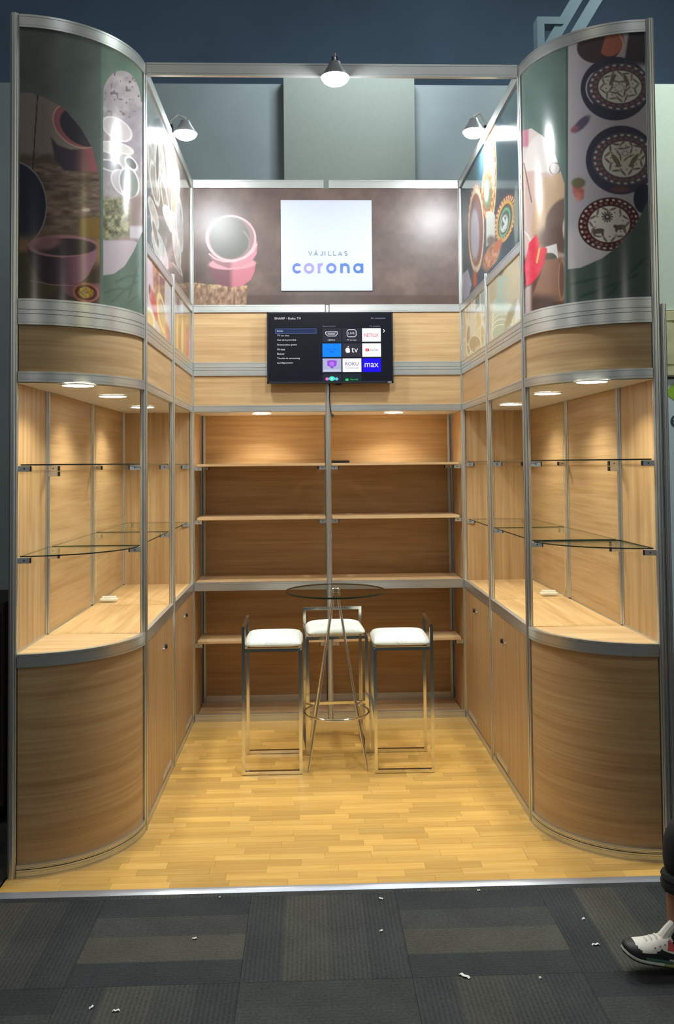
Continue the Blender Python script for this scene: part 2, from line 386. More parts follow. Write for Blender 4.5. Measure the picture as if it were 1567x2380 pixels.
# booth floor: platform, laminate strips, metal edge
BF = empty('floor', (0, 0, 0), kind='structure')
g = G(); g.box((-1.53, 3.872, -.01), (1.53, 6.9, .0)); g.out('platform', mat('platform_board', lin(150, 110, 60), .7), BF)
RW = 0.0645; lens = [.26, .33, .40, .22]; sme = []
for l in lens:
    g = G(); g.box((-l / 2 + .0004, -RW / 2 + .0004, 0), (l / 2 - .0004, RW / 2 - .0004, .003)); o = g.out('floor_strip', WF, BF); sme.append(o.data); bpy.data.objects.remove(o)
ns = 0; row = 0; rest = G(); y = 3.885 + RW / 2
while y < Y3 + .02:
    lim = 1.52 if y < Y1 + .05 else 1.04
    x = -lim - random.random() * .2
    while x < lim:
        k = random.randrange(4); l = lens[k]; a, b = x, x + l; x = b
        ca, cb = max(a, -lim), min(b, lim)
        if cb - ca < .02: continue
        if y < Y1 and ca > XI + .3 and y > Y0 + .2: continue
        if ns < 300:
            o = bpy.data.objects.new('floor_strip', sme[k]); COL.objects.link(o); o.parent = BF; o.location = ((ca + cb) / 2, y, 0.0); o.scale = ((cb - ca) / l, 1, 1); ns += 1
        else: rest.box((ca + .0004, y - RW / 2 + .0004, 0), (cb - .0004, y + RW / 2 - .0004, .003))
    y += RW; row += 1
if rest.v: tag(rest.out('floor_strip', WF, BF), kind='stuff')
g = G(); g.sweep([(-1.56, 3.872, 0, -1), (1.56, 3.872, 0, -1)], [(0, .006), (.012, .0045), (.030, .0005), (.034, -.0115), (-.014, -.0115), (-.014, .006)])
tag(g.out('trim_1', mat('edge_strip_metal', lin(200, 208, 222), .3, .7)), kind='structure')

# ------------------------------------------------------------------ corner display cabinets
def downlight(x, y, z, label, group, d=0.15):
    t = empty('downlight', (x, y, z), label, 'light', group)
    g = G(); g.lathe((x, y, z), [(d / 2 + .010, -.001), (d / 2 + .010, -.004), (d / 2 - .002, -.006), (d / 2 - .002, -.001)], 40); g.out('trim_ring', WHITEP, t, smooth=True)
    g = G(); g.lathe((x, y, z), [(d / 2 - .003, -.001), (d / 2 - .003, -.0045), (.001, -.0050)], 40); g.out('diffuser', EMIT, t)
    area('lamp', (x, y, z - .007), (0, 0, -1), d * .9, DOWN, (1, .95, .79), 'DISK', t, spread=2.1)
    return t

def corner(s):
    side = 'left' if s < 0 else 'right'
    t = empty('corner_display_cabinet', (s * 1.3, Y1 - .2, 0), 'rounded oak and aluminium corner cabinet at the %s front of the booth' % side, 'cabinet')
    P = arc(s); post(t, s * XO, Y0); post(t, s * XI, Y1); post(t, s * XO, Y1, ZD1, ZC0, label=None)
    g = G(); post_geo(g, s * (XO + .008), Y0 + .034, 0, PT, .016); g.out('side_profile', ALU, t)
    rail(t, P, ZT0, ZT1, 'curved_rail'); rail(t, P, ZB0, 2.632, 'curved_rail', split=True); rail(t, P, ZC0, ZC1, 'curved_rail');
    rail(t, P, ZD0, ZD1, 'curved_rail'); rail(t, P, 0.044, 0.062, 'curved_rail'); rail(t, P, 0.003, 0.040, 'kick_rail', t=.014)
    sheet(t, P, ZC1, ZB0, 'upper_curved_panel', WH, inset=.004); sheet(t, P, .062, ZD0, 'lower_curved_panel', WH, inset=.004)
    # outer wall
    sheet(t, outer_path(s, Y0 + .018, Y1 - .02), ZD1, ZC0, 'side_panel', WV, inset=.0)
    sheet(t, outer_path(s, Y0 + .018, Y1 - .02), .01, ZD0, 'side_panel', WV)
    sheet(t, outer_path(s, Y0 + .018, Y1 - .02), ZC1, ZT0, 'side_panel', WV)
    for z0, z1 in ((ZD0, ZD1), (ZC0, ZC1), (ZT0, ZT1)): rail(t, outer_path(s, Y0 + .018, Y1 - .02), z0, z1)
    pts = [(p[0], p[1]) for p in arc(s, 1, 89, 30, -.016)] + [(s * XO, Y1)]
    g = G(); g.prism(pts, ZD1 - .022, ZD1 - .006); g.out('counter_board', WX, t)
    g = G(); g.prism(pts, ZC0 - .004, ZC0 + .008); g.out('ceiling_board', CEILP, t)
    for z in (1.868, 1.447):
        pp = [(p[0], p[1]) for p in arc(s, 3, 87, 30, -.02)] + [(s * (XO - .022), Y1 - .022)]
        sh = glass_shelf(t, pp, z)
        bracket(sh, s * XO, Y0 + .01, z - .006, -s, .15); bracket(sh, s * XI, Y1, z - .006, s, -.15); bracket(sh, s * XO, Y1, z - .006, -s, -.25, dbl=True)
    return t
CORN = {s: corner(s) for s in (-1, 1)}

def bay(s, i):
    ya, yb = ((Y1, Y2), (Y2, Y3))[i]; side = 'left' if s < 0 else 'right'
    t = empty('display_cabinet', (s * 1.25, (ya + yb) / 2, 0),
              'straight oak display cabinet on the %s side, %s' % (side, ('the bay next to the rounded corner', 'the bay next to the back shelves')[i]), 'cabinet')
    a, b = ya + .019, yb - .019
    if i == 0:
        post(t, s * XI, yb, 0, 3.06); post(t, s * XO, yb, ZD1, ZC0)
    else:
        post(t, s * XI, yb, 0, PT); post(t, s * (XO - .0), yb, ZD1, ZC0)
    sp = side_path(s, a, b)
    rail(t, sp, ZT0, ZT1); rail(t, sp, ZA0, ZA1); rail(t, sp, ZB0, ZB1, split=True); rail(t, sp, ZC0, ZC1); rail(t, sp, ZD0, ZD1); rail(t, sp, .003, .045, 'kick_rail')
    sheet(t, sp, ZC1, ZB0, 'fascia_panel', WH)
    # door with lock and floor-side latch plate
    d = sheet(t, side_path(s, a + .004, b - .004), .049, ZD0 - .003, 'door', WV, t=.008)
    ly = ya + (.60 if i == 0 else .46)
    if i == 0: ly = 5.085
    else: ly = 5.94
    lz = .805 if i == 0 else .84
    g = G(); g.cyl((s * (XI - .008), ly + .035, lz), (s * (XI - .022), ly + .035, lz), .013, 14, 0); g.cyl((s * (XI - .008), ly - .045, lz), (s * (XI - .020), ly - .045, lz), .006, 10, 1); g.box((s * (XI - .0085), ly - .055, lz - .005), (s * (XI - .012), ly + .02, lz + .005), 1)
    g.out('lock', None, d, mats=[BLACK, SILV])
    g = G(); g.box((s * (XI - .008), yb - .42, .060), (s * (XI - .0125), yb - .13, .092), bev=.001); g.out('latch_plate', SILV, d)
    # outer wall, boards
    op = outer_path(s, a, b)
    sheet(t, op, ZD1 - .005, ZC0, 'back_panel', WH); sheet(t, op, .01, ZD0, 'back_panel', WH); sheet(t, op, ZC1, ZT0, 'back_panel', WH)
    for z0, z1 in ((ZD0, ZD1 - .006), (ZC0, ZC1), (ZT0, ZT1)): rail(t, op, z0, z1)
    x0, x1 = sorted((s * (XI + .014), s * (XO - .014)))
    g = G(); g.box((x0, ya + .001, ZD1 - .022), (x1, yb - .001, ZD1 - .006)); g.out('counter_board', WB, t)
    g = G(); g.box((x0, ya + .001, ZC0 - .004), (x1, yb - .001, ZC0 + .008)); g.out('ceiling_board', CEILP, t)
    if i == 1:
        g = G(); g.box((x0, yb - .008, ZD1 - .006), (x1, yb - .002, ZC0 - .004)); g.out('end_panel', WV, t)
    for z in (1.868, 1.447):
        sh = glass_shelf(t, [(x0 + .012, ya + .024), (x1 - .012, ya + .024), (x1 - .012, yb - .024), (x0 + .012, yb - .024)], z)
        bracket(sh, s * XI, yb, z - .006, s, -.25)
        bracket(sh, s * XO, yb, z - .006, -s, -.25)
        if i == 0: bracket(sh, s * XI, ya, z - .006, s, .25)
    return t
for s in (-1, 1):
    for i in (0, 1): bay(s, i)

# ------------------------------------------------------------------ back shelving units
def shelving(k):
    xa, xb = ((-XI, 0), (0, XI))[k]; side = ('left', 'right')[k]
    t = empty('shelving_unit', ((xa + xb) / 2, Y3 + .2, 0), 'open oak shelving unit of the back wall, %s half, under the television' % side, 'shelves')
    a, b = xa + .019, xb - .019
    if k == 0: post(t, 0, Y3, 0, 3.03)
    bp = back_path(a, b, Y3)
    rail(t, bp, ZT0, ZT1); rail(t, bp, ZA0, ZA1); rail(t, bp, ZB0, ZB1, split=True); rail(t, bp, ZC0, ZC1); rail(t, bp, ZD0, ZD1); rail(t, bp, .004, .055, 'kick_rail')
    sheet(t, bp, ZB1, ZA0, 'fascia_panel', WH); sheet(t, bp, ZC1, ZB0, 'fascia_panel', WH)
    bq = back_path(a + (.02 if k == 0 else 0), b - (.02 if k else 0), Y4)
    sheet(t, bq, ZD1 - .005, ZC0, 'back_panel', WH); sheet(t, bq, .065, ZD0, 'back_panel', WH); rail(t, bq, .0, .065, 'rear_rail')
    ex = (xa + .012) if k == 0 else (xb - .012)
    post(t, ex + (.022 if k == 0 else -.022), Y4 - .02, .0, ZC0, .014)
    if k == 0: post(t, 0, Y4 - .012, .0, ZC0, .010)
    g = G(); g.box((ex - .003, Y3 + .02, .01), (ex + .003, Y4 - .04, ZC0)); g.out('side_panel', WV, t)
    lo, hi = (xa + .02, xb - .001) if k == 0 else (xa + .001, xb - .02)
    g = G(); g.box((lo, Y3 + .014, ZD1 - .018), (hi, Y4 - .004, ZD1 - .002)); g.out('counter_board', WX, t)
    g = G(); g.box((lo, Y3 + .014, ZC0 - .003), (hi, Y4 - .004, ZC0 + .008)); g.out('ceiling_board', CEILP, t)
    g = G(); g.box((lo, Y3 + .02, .004), (hi, Y4 - .016, .012)); g.out('bottom_board', WX, t)
    for z in (1.866, 1.474, .578):
        g = G(); ye = Y3 + .32 if z < 1 else Y4 - .008
        g.box((xa + .024 + (.012 if k == 0 else 0), Y3 + .006, z - .019), (xb - .024 - (.012 if k else 0), ye, z), bev=.0015); sh = g.out('shelf', WX, t)
        for px, d in ((xa, 1), (xb, -1)):
            bracket(sh, px, Y3 + .028, z - .019, d, 0.0)
            bracket(sh, px + d * .004, ye - .05, z - .019, d, 0.0)
    return t
for k in (0, 1): shelving(k)

# front cross beam
g = G(); g.sweep([(-XI + .02, Y1, 0, -1), (XI - .02, Y1, 0, -1)], rail_prof(ZT0, 3.972, .012)); o = g.out('cross_beam', ALU, None)
tag(o, 'aluminium beam bridging the booth entrance high up between both rounded corners', 'beam')

# downlights
for x, y, n in ((-1.239, 4.15, 'left cabinet, in the rounded corner'), (-1.221, 4.80, 'left cabinet, in the bay behind the corner'), (-1.23, 5.70, 'left cabinet, in the bay nearest the back wall'),
                (1.220, 4.12, 'right cabinet, in the rounded corner'), (1.193, 4.80, 'right cabinet, in the bay behind the corner'), (1.196, 5.68, 'right cabinet, in the bay nearest the back wall')):
    downlight(x, y, ZC0 - .004, 'round white recessed light in the ' + n, 'recessed lights of the display cabinets')
for x, n in ((-.496, 'left'), (.495, 'right')):
    downlight(x, 6.50, ZC0 - .003, 'round white recessed light over the %s half of the back shelves' % n, 'recessed lights over the back shelves', .145)

# ------------------------------------------------------------------ printed panels: painter
def smooth(e0, e1, x): t = np.clip((x - e0) / (e1 - e0), 0, 1); return t * t * (3 - 2 * t)
def vnoise(u, v, sc, seed=0):
    """value noise"""
    x, y = u / sc, v / sc; xi, yi = np.floor(x).astype(int), np.floor(y).astype(int); fx, fy = x - xi, y - yi
    fx = fx * fx * (3 - 2 * fx); fy = fy * fy * (3 - 2 * fy)
    def h(a, b): n = (a * 374761393 + b * 668265263 + seed * 974711) & 0x7fffffff; n = (n ^ (n >> 13)) * 1274126177 & 0x7fffffff; return (n & 0xffff) / 65535.0
    return (h(xi, yi) * (1 - fx) + h(xi + 1, yi) * fx) * (1 - fy) + (h(xi, yi + 1) * (1 - fx) + h(xi + 1, yi + 1) * fx) * fy
def fbm(u, v, sc, seed=0): return sum(vnoise(u, v, sc / 2 ** k, seed + k) * .5 ** (k + 1) for k in range(4)) / .9375
class Art:
    def __init__(s, u, v, base): s.u, s.v = u, v; s.c = np.ones(u.shape + (3,)) * np.array(base, float)
    def put(s, mask, col, noise=None):
        col = np.array(col, float) if not isinstance(col, np.ndarray) else col
        s.c = s.c * (1 - mask[..., None]) + col * mask[..., None]; return s
    def ell(s, cx, cy, rx, ry, rot=0):
        a = math.radians(rot); du, dv = s.u - cx, s.v - cy; x = du * math.cos(a) + dv * math.sin(a); y = -du * math.sin(a) + dv * math.cos(a)
        return np.hypot(x / rx, y / ry), np.arctan2(y / ry, x / rx)
    def disc(s, cx, cy, rx, ry, col, rot=0, soft=1.5, clip=None):
        r, _ = s.ell(cx, cy, rx, ry, rot); e = soft / min(rx, ry); m = 1 - smooth(1 - e, 1 + e, r)
        if clip is not None: m = m * clip
        return s.put(m, col)
    def ring(s, cx, cy, rx, ry, w, col, rot=0, clip=None):
        r, _ = s.ell(cx, cy, rx, ry, rot); k = min(rx, ry); m = 1 - smooth(w * .5, w * .5 + 1.2, np.abs(r - 1) * k)
        if clip is not None: m = m * clip
        return s.put(m, col)
    def poly(s, pts, soft=1.2):
        """mask of a polygon, soft edge"""
        ins = np.zeros(s.u.shape, bool); dist = np.full(s.u.shape, 1e9); n = len(pts)
        for i in range(n):
            (x0, y0), (x1, y1) = pts[i], pts[(i + 1) % n]
            c = ((y0 > s.v) != (y1 > s.v)); ins ^= c & (s.u < (x1 - x0) * (s.v - y0) / ((y1 - y0) if y1 != y0 else 1e-9) + x0)
            dx, dy = x1 - x0, y1 - y0; t = np.clip(((s.u - x0) * dx + (s.v - y0) * dy) / (dx * dx + dy * dy + 1e-9), 0, 1)
            dist = np.minimum(dist, np.hypot(s.u - x0 - t * dx, s.v - y0 - t * dy))
        sd = np.where(ins, dist, -dist); return smooth(-soft, soft, sd)
    def line(s, pts, w, col, clip=None):
        d = np.full(s.u.shape, 1e9)
        for (x0, y0), (x1, y1) in zip(pts[:-1], pts[1:]):
            dx, dy = x1 - x0, y1 - y0; t = np.clip(((s.u - x0) * dx + (s.v - y0) * dy) / (dx * dx + dy * dy + 1e-9), 0, 1)
            d = np.minimum(d, np.hypot(s.u - x0 - t * dx, s.v - y0 - t * dy))
        m = 1 - smooth(w * .5, w * .5 + 1.2, d)
        if clip is not None: m = m * clip
        return s.put(m, col)
    def plate(s, cx, cy, rx, ry, n, cols, disc=.70, rot=0, clip=None):
        """decorated plate: rim blocks, lines, centre"""
        r, a = s.ell(cx, cy, rx, ry, rot); k = min(rx, ry)
        one = 1 if clip is None else clip
        inside = (1 - smooth(1 - 1 / k, 1 + 1 / k, r)) * one
        s.put(inside, cols[0])
        b1 = smooth(-.1, .3, np.sin(a * n)) * smooth(disc + .16, disc + .18, r) * (1 - smooth(.93, .96, r)) * one; s.put(b1, cols[1])
        b2 = smooth(-.2, .4, np.sin(a * n + 1.6)) * smooth(disc + .03, disc + .05, r) * (1 - smooth(disc + .11, disc + .14, r)) * one; s.put(b2, cols[2])
        m = (1 - smooth(disc - .02, disc, r)) * one; s.put(m, cols[3])
        s.put((1 - smooth(.012, .035, np.abs(r - disc))) * one, cols[0] if cols[0][0] < 120 else cols[2])
        return r, a
def leafy(A, cx, cy, rx, ry, n, rad, sz, col, rot=0, clip=None):
    for k in range(n):
        t = 2 * PI * k / n + rot; x, y = cx + math.cos(t) * rx * rad, cy + math.sin(t) * ry * rad
        A.disc(x, y, sz * rx * .22, sz * ry * .07, col, math.degrees(math.atan2(math.sin(t) * ry, math.cos(t) * rx)) + (55 if k % 2 else -50), 1.0, clip)
        A.disc(cx + math.cos(t + .18) * rx * (rad - .17), cy + math.sin(t + .18) * ry * (rad - .17), 1.8, 1.5, col, 0, 1.0, clip)

def art_left_corner(u, v):
    A = Art(u, v, (96, 104, 100)); n1 = fbm(u, v, 60, 3); n2 = fbm(u, v, 14, 5); n3 = fbm(u, v * 3, 22, 9)
    A.put(smooth(234, 236, u), (104, 124, 110)); A.c *= (.9 + .2 * n1)[..., None]
    # left picture, its upper edge a round sweep
    top = np.interp(u, [36, 75, 110, 150, 190, 215, 229, 233], [212, 216, 228, 252, 300, 345, 400, 470])
    clip = smooth(0, 2, v - top) * (1 - smooth(231, 233, u))
    A.put(clip, (138, 126, 118)); A.put(clip * smooth(360, 380, v + 20 * n2), (98, 82, 72))
    rock = clip * smooth(375, 395, v + 10 * n2) * (1 - smooth(520, 560, v)); tex = np.stack([70 + 95 * n3, 58 + 82 * n3, 50 + 72 * n3], -1); A.put(rock, tex)
    A.line([(88, 216), (82, 300), (76, 400)], 1.6, (60, 52, 48), clip)
    A.disc(182, 292, 64, 46, (150, 96, 96), 35, 1.5, clip); A.disc(190, 296, 56, 38, (62, 58, 66), 35, 1.5, clip); A.ring(182, 292, 64, 46, 1.6, (190, 150, 145), 35, clip)
    bw = A.poly([(118, 318), (135, 338), (165, 348), (200, 346), (226, 334), (231, 400), (150, 397), (128, 372)], 3) * clip * smooth(.98, 1.02, A.ell(182, 292, 64, 46, 35)[0]); kk = smooth(165, 212, u); A.put(bw, np.stack([72 + 84 * kk, 64 + 32 * kk, 74 + 26 * kk], -1))
    A.disc(200, 488, 9, 4, (205, 190, 175), 0, 2, clip)
    A.disc(24, 478, 84, 104, (46, 48, 68), 0, 1.5, clip); A.ring(24, 478, 84, 104, 1.8, (150, 140, 140), 0, clip)  # navy lightened: lens haze is put into the print colour
    tb = clip * smooth(540, 575, v + 12 * n2); A.put(tb, (150, 120, 84)); A.put(tb * smooth(640, 680, v + 0.2 * u), (74, 58, 48)); A.disc(75, 640, 70, 60, (86, 78, 52), 0, 8, clip * smooth(575, 590, v))
    A.put(clip * smooth(500, 512, v) * (1 - smooth(545, 560, v)) * smooth(180, 190, u), (140, 110, 60))
    body = A.poly([(63, 572), (70, 610), (88, 645), (112, 662), (180, 664), (206, 640), (222, 605), (226, 572), (145, 600)], 1.5) * clip
    A.put(body, np.stack([64 + 100 * smooth(110, 205, u), 50 + 66 * smooth(110, 205, u), 56 + 76 * smooth(110, 205, u)], -1))
    A.disc(145, 572, 81, 26, (172, 122, 132), 0, 1.5, clip); A.disc(152, 574, 72, 20, (70, 58, 60), 0, 1.5, clip); A.disc(110, 566, 30, 14, (150, 105, 110), -12, 6, clip)
    A.disc(190, 668, 45, 26, (128, 84, 96), 0, 3, clip * smooth(655, 662, v)); A.line([(70, 652), (120, 662), (175, 664)], 1.4, (150, 120, 120), clip)
    A.disc(200, 680, 31, 23, (170, 110, 84), 8, 1.5, clip); A.disc(200, 680, 26, 18, (92, 40, 44), 8, 1.5, clip)
    sd = clip * (1 - smooth(.7, .8, A.ell(200, 680, 25, 17, 8)[0])); A.put(sd, np.stack([110 + 120 * vnoise(u, v, 4, 8), 80 + 110 * vnoise(u, v, 4, 8), 34 + 30 * n2], -1))
    # right picture: capsule shape
    cap = np.maximum(1 - smooth(.97, 1.0, A.ell(282, 236, 46, 73)[0]), smooth(236, 238, v)) * smooth(239, 241, u)
    low = 1 - smooth(-1.5, 1.5, v - np.interp(u, [238, 265, 290, 310, 330], [640, 636, 618, 585, 540])); c2 = cap * low
    A.put(c2, (176, 166, 168)); A.c = np.where((c2 > .5)[..., None], A.c * (.84 + .3 * n2)[..., None], A.c)
    A.put(c2 * smooth(.76, .82, vnoise(u, v, 7, 31)) * (1 - smooth(270, 280, v)), (128, 112, 118)); A.put(c2 * .5 * smooth(.45, .6, fbm(u, v, 40, 33)), (150, 140, 150))
    for cx, cy, rx, ry, ro, c in ((272, 300, 38, 22, 35, (206, 196, 196)), (268, 345, 40, 14, 12, (214, 206, 204)), (258, 385, 30, 12, 15, (150, 140, 145)), (296, 378, 26, 15, 50, (196, 188, 188)), (305, 380, 18, 10, 50, (110, 112, 112)), (286, 425, 34, 22, 52, (200, 190, 196)), (300, 425, 22, 36, -12, (140, 146, 138))):
        A.disc(cx, cy, rx, ry, c, ro, 1.5, c2); A.ring(cx, cy, rx, ry, 2.0, (228, 222, 220), ro, c2)
    A.put(c2 * smooth(455, 470, v + .2 * (u - 280)), (150, 132, 126)); 
    hb = c2 * smooth(450, 470, v) * (1 - smooth(545, 570, v + .25 * (u - 260))) * (1 - smooth(296, 306, u)); h2 = np.clip(fbm(u * 1.2 + 2 * np.sin(v / 9), v, 9, 44) * 1.5 - .28, 0, 1); A.put(hb, np.stack([84 + 120 * h2, 86 + 112 * h2, 64 + 96 * h2], -1))
    A.disc(268, 600, 64, 58, (196, 184, 192), 0, 2, c2 * smooth(555, 562, v)); A.put(c2 * smooth(520, 530, v) * smooth(300, 304, u) * (1 - smooth(550, 560, v)), (205, 198, 202))
    # pale leaves printed on the green
    gm = smooth(236, 238, u) * (1 - low)
    for x0, y0, x1, y1 in ((245, 680, 300, 672), (262, 700, 318, 655), (300, 690, 322, 610), (285, 720, 316, 690), (270, 655, 320, 640)):
        A.line([(x0, y0), ((x0 + x1) / 2 + 2, (y0 + y1) / 2 - 5), (x1, y1)], 5, (94, 115, 100), gm)
    return A.c
def art_right_corner(u, v):
    A = Art(u, v, (78, 92, 84)); n1 = fbm(u, v, 60, 13); n2 = fbm(u, v, 12, 15)
    A.put(1 - smooth(1314, 1318, u), (102, 122, 116)); A.c *= (.9 + .2 * n1)[..., None]
    # left picture
    topl = np.interp(u, [1214, 1235, 1262, 1290, 1312], [304, 297, 315, 355, 425]); c = smooth(0, 2, v - topl) * (1 - smooth(1311, 1313, u))
    A.put(c, (214, 198, 192)); A.put(c * (1 - smooth(1226, 1232, u)) * (1 - smooth(338, 345, v)), (196, 130, 150))
    A.disc(1258, 372, 38, 62, (226, 216, 212), 8, 3, c); A.ring(1290, 390, 16, 20, 3, (238, 232, 228), 0, c); A.ring(1290, 392, 12, 14, 1.5, (120, 100, 95), 0, c * smooth(376, 380, v))
    A.put(c * smooth(405, 412, v + .1 * (1310 - u) + 6 * n2), (206, 178, 168))
    A.line([(1218, 380), (1230, 440), (1236, 470)], 1.6, (140, 110, 100), c)
    A.put(A.poly([(1268, 412), (1312, 398), (1312, 560), (1300, 600), (1252, 600), (1236, 540), (1240, 475), (1252, 435)], 2) * c, (206, 172, 138))
    A.disc(1330, 525, 62, 68, (122, 100, 90), 0, 4, c); A.disc(1290, 555, 40, 30, (112, 88, 78), 0, 12, c * smooth(500, 530, v))
    A.disc(1316, 532, 8, 28, (222, 206, 186), 0, 1.5, c)
    A.put(c * smooth(590, 610, v), (104, 74, 62)); A.line([(1217, 536), (1228, 548), (1234, 560)], 3, (226, 214, 206), c)
    A.put(A.poly([(1268, 574), (1294, 566), (1298, 600), (1290, 618), (1278, 600)], 1) * c, (232, 226, 224))
    A.disc(1278, 605, 18, 18, (96, 90, 76), 0, 1, c * (1 - smooth(618, 622, v)) * smooth(585, 590, v))
    A.put(A.poly([(1264, 604), (1300, 600), (1306, 700), (1240, 708), (1236, 690), (1256, 640)], 2) * c, (160, 118, 96)); A.disc(1250, 705, 46, 30, (84, 62, 54), 10, 14, c * smooth(672, 700, v))
    A.disc(1307, 650, 9, 50, (206, 158, 130), 0, 1.2, c); A.disc(1306, 650, 6, 45, (130, 96, 80), 0, 1.5, c)
    red = np.maximum(A.poly([(1247, 545), (1254, 566), (1252, 590), (1240, 640), (1224, 668), (1219, 620), (1230, 565)], 1.2), A.poly([(1262, 573), (1272, 578), (1266, 610), (1252, 640), (1236, 660), (1220, 664), (1240, 610), (1252, 584)], 1.2)) * c
    A.put(red, np.stack([224 + 20 * n2, 42 + 30 * n2, 66 + 30 * n2], -1)); A.line([(1248, 610), (1254, 578)], 3, (236, 190, 110), c)
    A.put(c * smooth(668, 676, v + .6 * (u - 1217)) * (1 - smooth(1230, 1240, u)), (196, 176, 172))
    # right picture
    lowr = np.interp(u, [1318, 1350, 1400, 1440, 1470, 1490, 1512], [626, 622, 600, 570, 535, 500, 455]); c = smooth(1319, 1322, u) * (1 - smooth(-1.5, 1.5, v - lowr))
    A.put(c, (176, 170, 176)); A.put(c * smooth(0, 60, v - 500) , (196, 190, 190))
    A.put(c * smooth(1455, 1462, u + .15 * (v - 100)) * (1 - smooth(140, 160, v)), (66, 58, 62))
    A.disc(1395, 107, 54, 40, (78, 64, 66), -10, 1.5, c); A.disc(1420, 98, 30, 34, (176, 106, 88), 30, 2, c * smooth(1398, 1404, u + .3 * (v - 107))); A.ring(1395, 107, 54, 40, 1.6, (206, 170, 160), -10, c * smooth(1410, 1416, u))
    rim = ((88, 80, 88), (184, 172, 168), (142, 90, 84), (206, 200, 188)); dk = (64, 56, 60)
    def big(cx, cy, rx, ry, ox, oy, orx, ory, n):
        A.disc(ox, oy, orx, ory, (64, 63, 78), 0, 1.5, c); A.plate(cx, cy, rx, ry, n, rim, .70, 0, c)  # dark plates lifted, lens haze put into their colour
    big(1441, 202, 74, 56, 1430, 206, 80, 74, 24)
    for k, (x, y) in enumerate(((1424, 185), (1456, 186))): A.disc(x, y, 4.5, 15, (104, 100, 92), 25 if k == 0 else -25, 1, c)
    leafy(A, 1440, 200, 52, 40, 16, .78, .8, (120, 114, 102), 0, c); leafy(A, 1440, 204, 52, 40, 9, .38, .8, (120, 114, 102), .2, c)
    A.ring(1425, 205, 62, 52, 1.8, (170, 168, 176), 0, c * (1 - smooth(1376, 1382, u)))
    big(1450, 370, 74, 62, 1444, 372, 82, 80, 26)
    for k, (x, y, r_) in enumerate(((1432, 372, -35), (1474, 372, 35))): A.disc(x, y, 5.5, 17, (120, 104, 80), r_, 1, c); A.disc(x + (6 if k == 0 else -6), y + 13, 7, 4, (120, 104, 80), 0, 1, c)
    leafy(A, 1453, 366, 52, 44, 15, .80, .8, (116, 104, 92), 0, c); leafy(A, 1453, 356, 52, 44, 7, .3, .7, (120, 108, 92), .5, c)
    A.plate(1416, 521, 72, 62, 28, ((70, 40, 40), (200, 178, 166), (150, 96, 84), (214, 208, 196)), .70, -8, c)
    for x, y in ((1392, 537), (1443, 528)): A.disc(x, y, 13, 6, (92, 76, 66), -8, 1, c); A.disc(x - 10, y + 6, 3, 6, (92, 76, 66), 0, 1, c); A.disc(x + 9, y + 6, 3, 6, (92, 76, 66), 0, 1, c); A.disc(x - 12, y - 2, 5, 4, (92, 76, 66), 0, 1, c)
    for k in range(12):
        t = 2 * PI * k / 12; A.line([(1412 + 4 * math.cos(t), 504 + 4 * math.sin(t)), (1412 + 12 * math.cos(t), 504 + 12 * math.sin(t))], 2, (88, 74, 70), c)
    leafy(A, 1416, 521, 50, 43, 14, .84, .8, (120, 100, 90), 0, c)
    fd = c * (1 - smooth(.8, 1.1, A.ell(1345, 445, 18, 34, 0)[0] + .5 * n2)); A.put(fd, np.stack([150 + 90 * n2, 84 + 70 * n2, 78 + 60 * n2], -1)); A.disc(1345, 425, 16, 12, (116, 108, 84), 0, 3, c)
    A.disc(1352, 288, 26, 10, (94, 86, 104), -45, 3, c); A.disc(1336, 300, 10, 6, (150, 96, 104), -30, 3, c)
    A.disc(1497, 462, 24, 34, (40, 44, 62), 0, 1.5, c); A.disc(1442, 440, 20, 7, (110, 70, 72), 0, 2, c)
    A.put(c * (1 - smooth(0, 3, np.abs(v - (610 - .35 * (u - 1400))))) * smooth(1385, 1390, u) * (1 - smooth(1415, 1420, u)), (110, 106, 104))
    # leaf ghosts on the green
    gm = smooth(1319, 1322, u) * smooth(-1.5, 1.5, v - lowr)
    for x0, y0, x1, y1 in ((1350, 690, 1480, 640), (1330, 660, 1420, 640), (1400, 700, 1500, 600)): A.line([(x0, y0), (x1, y1)], 6, (56, 82, 70), gm)
    return A.c
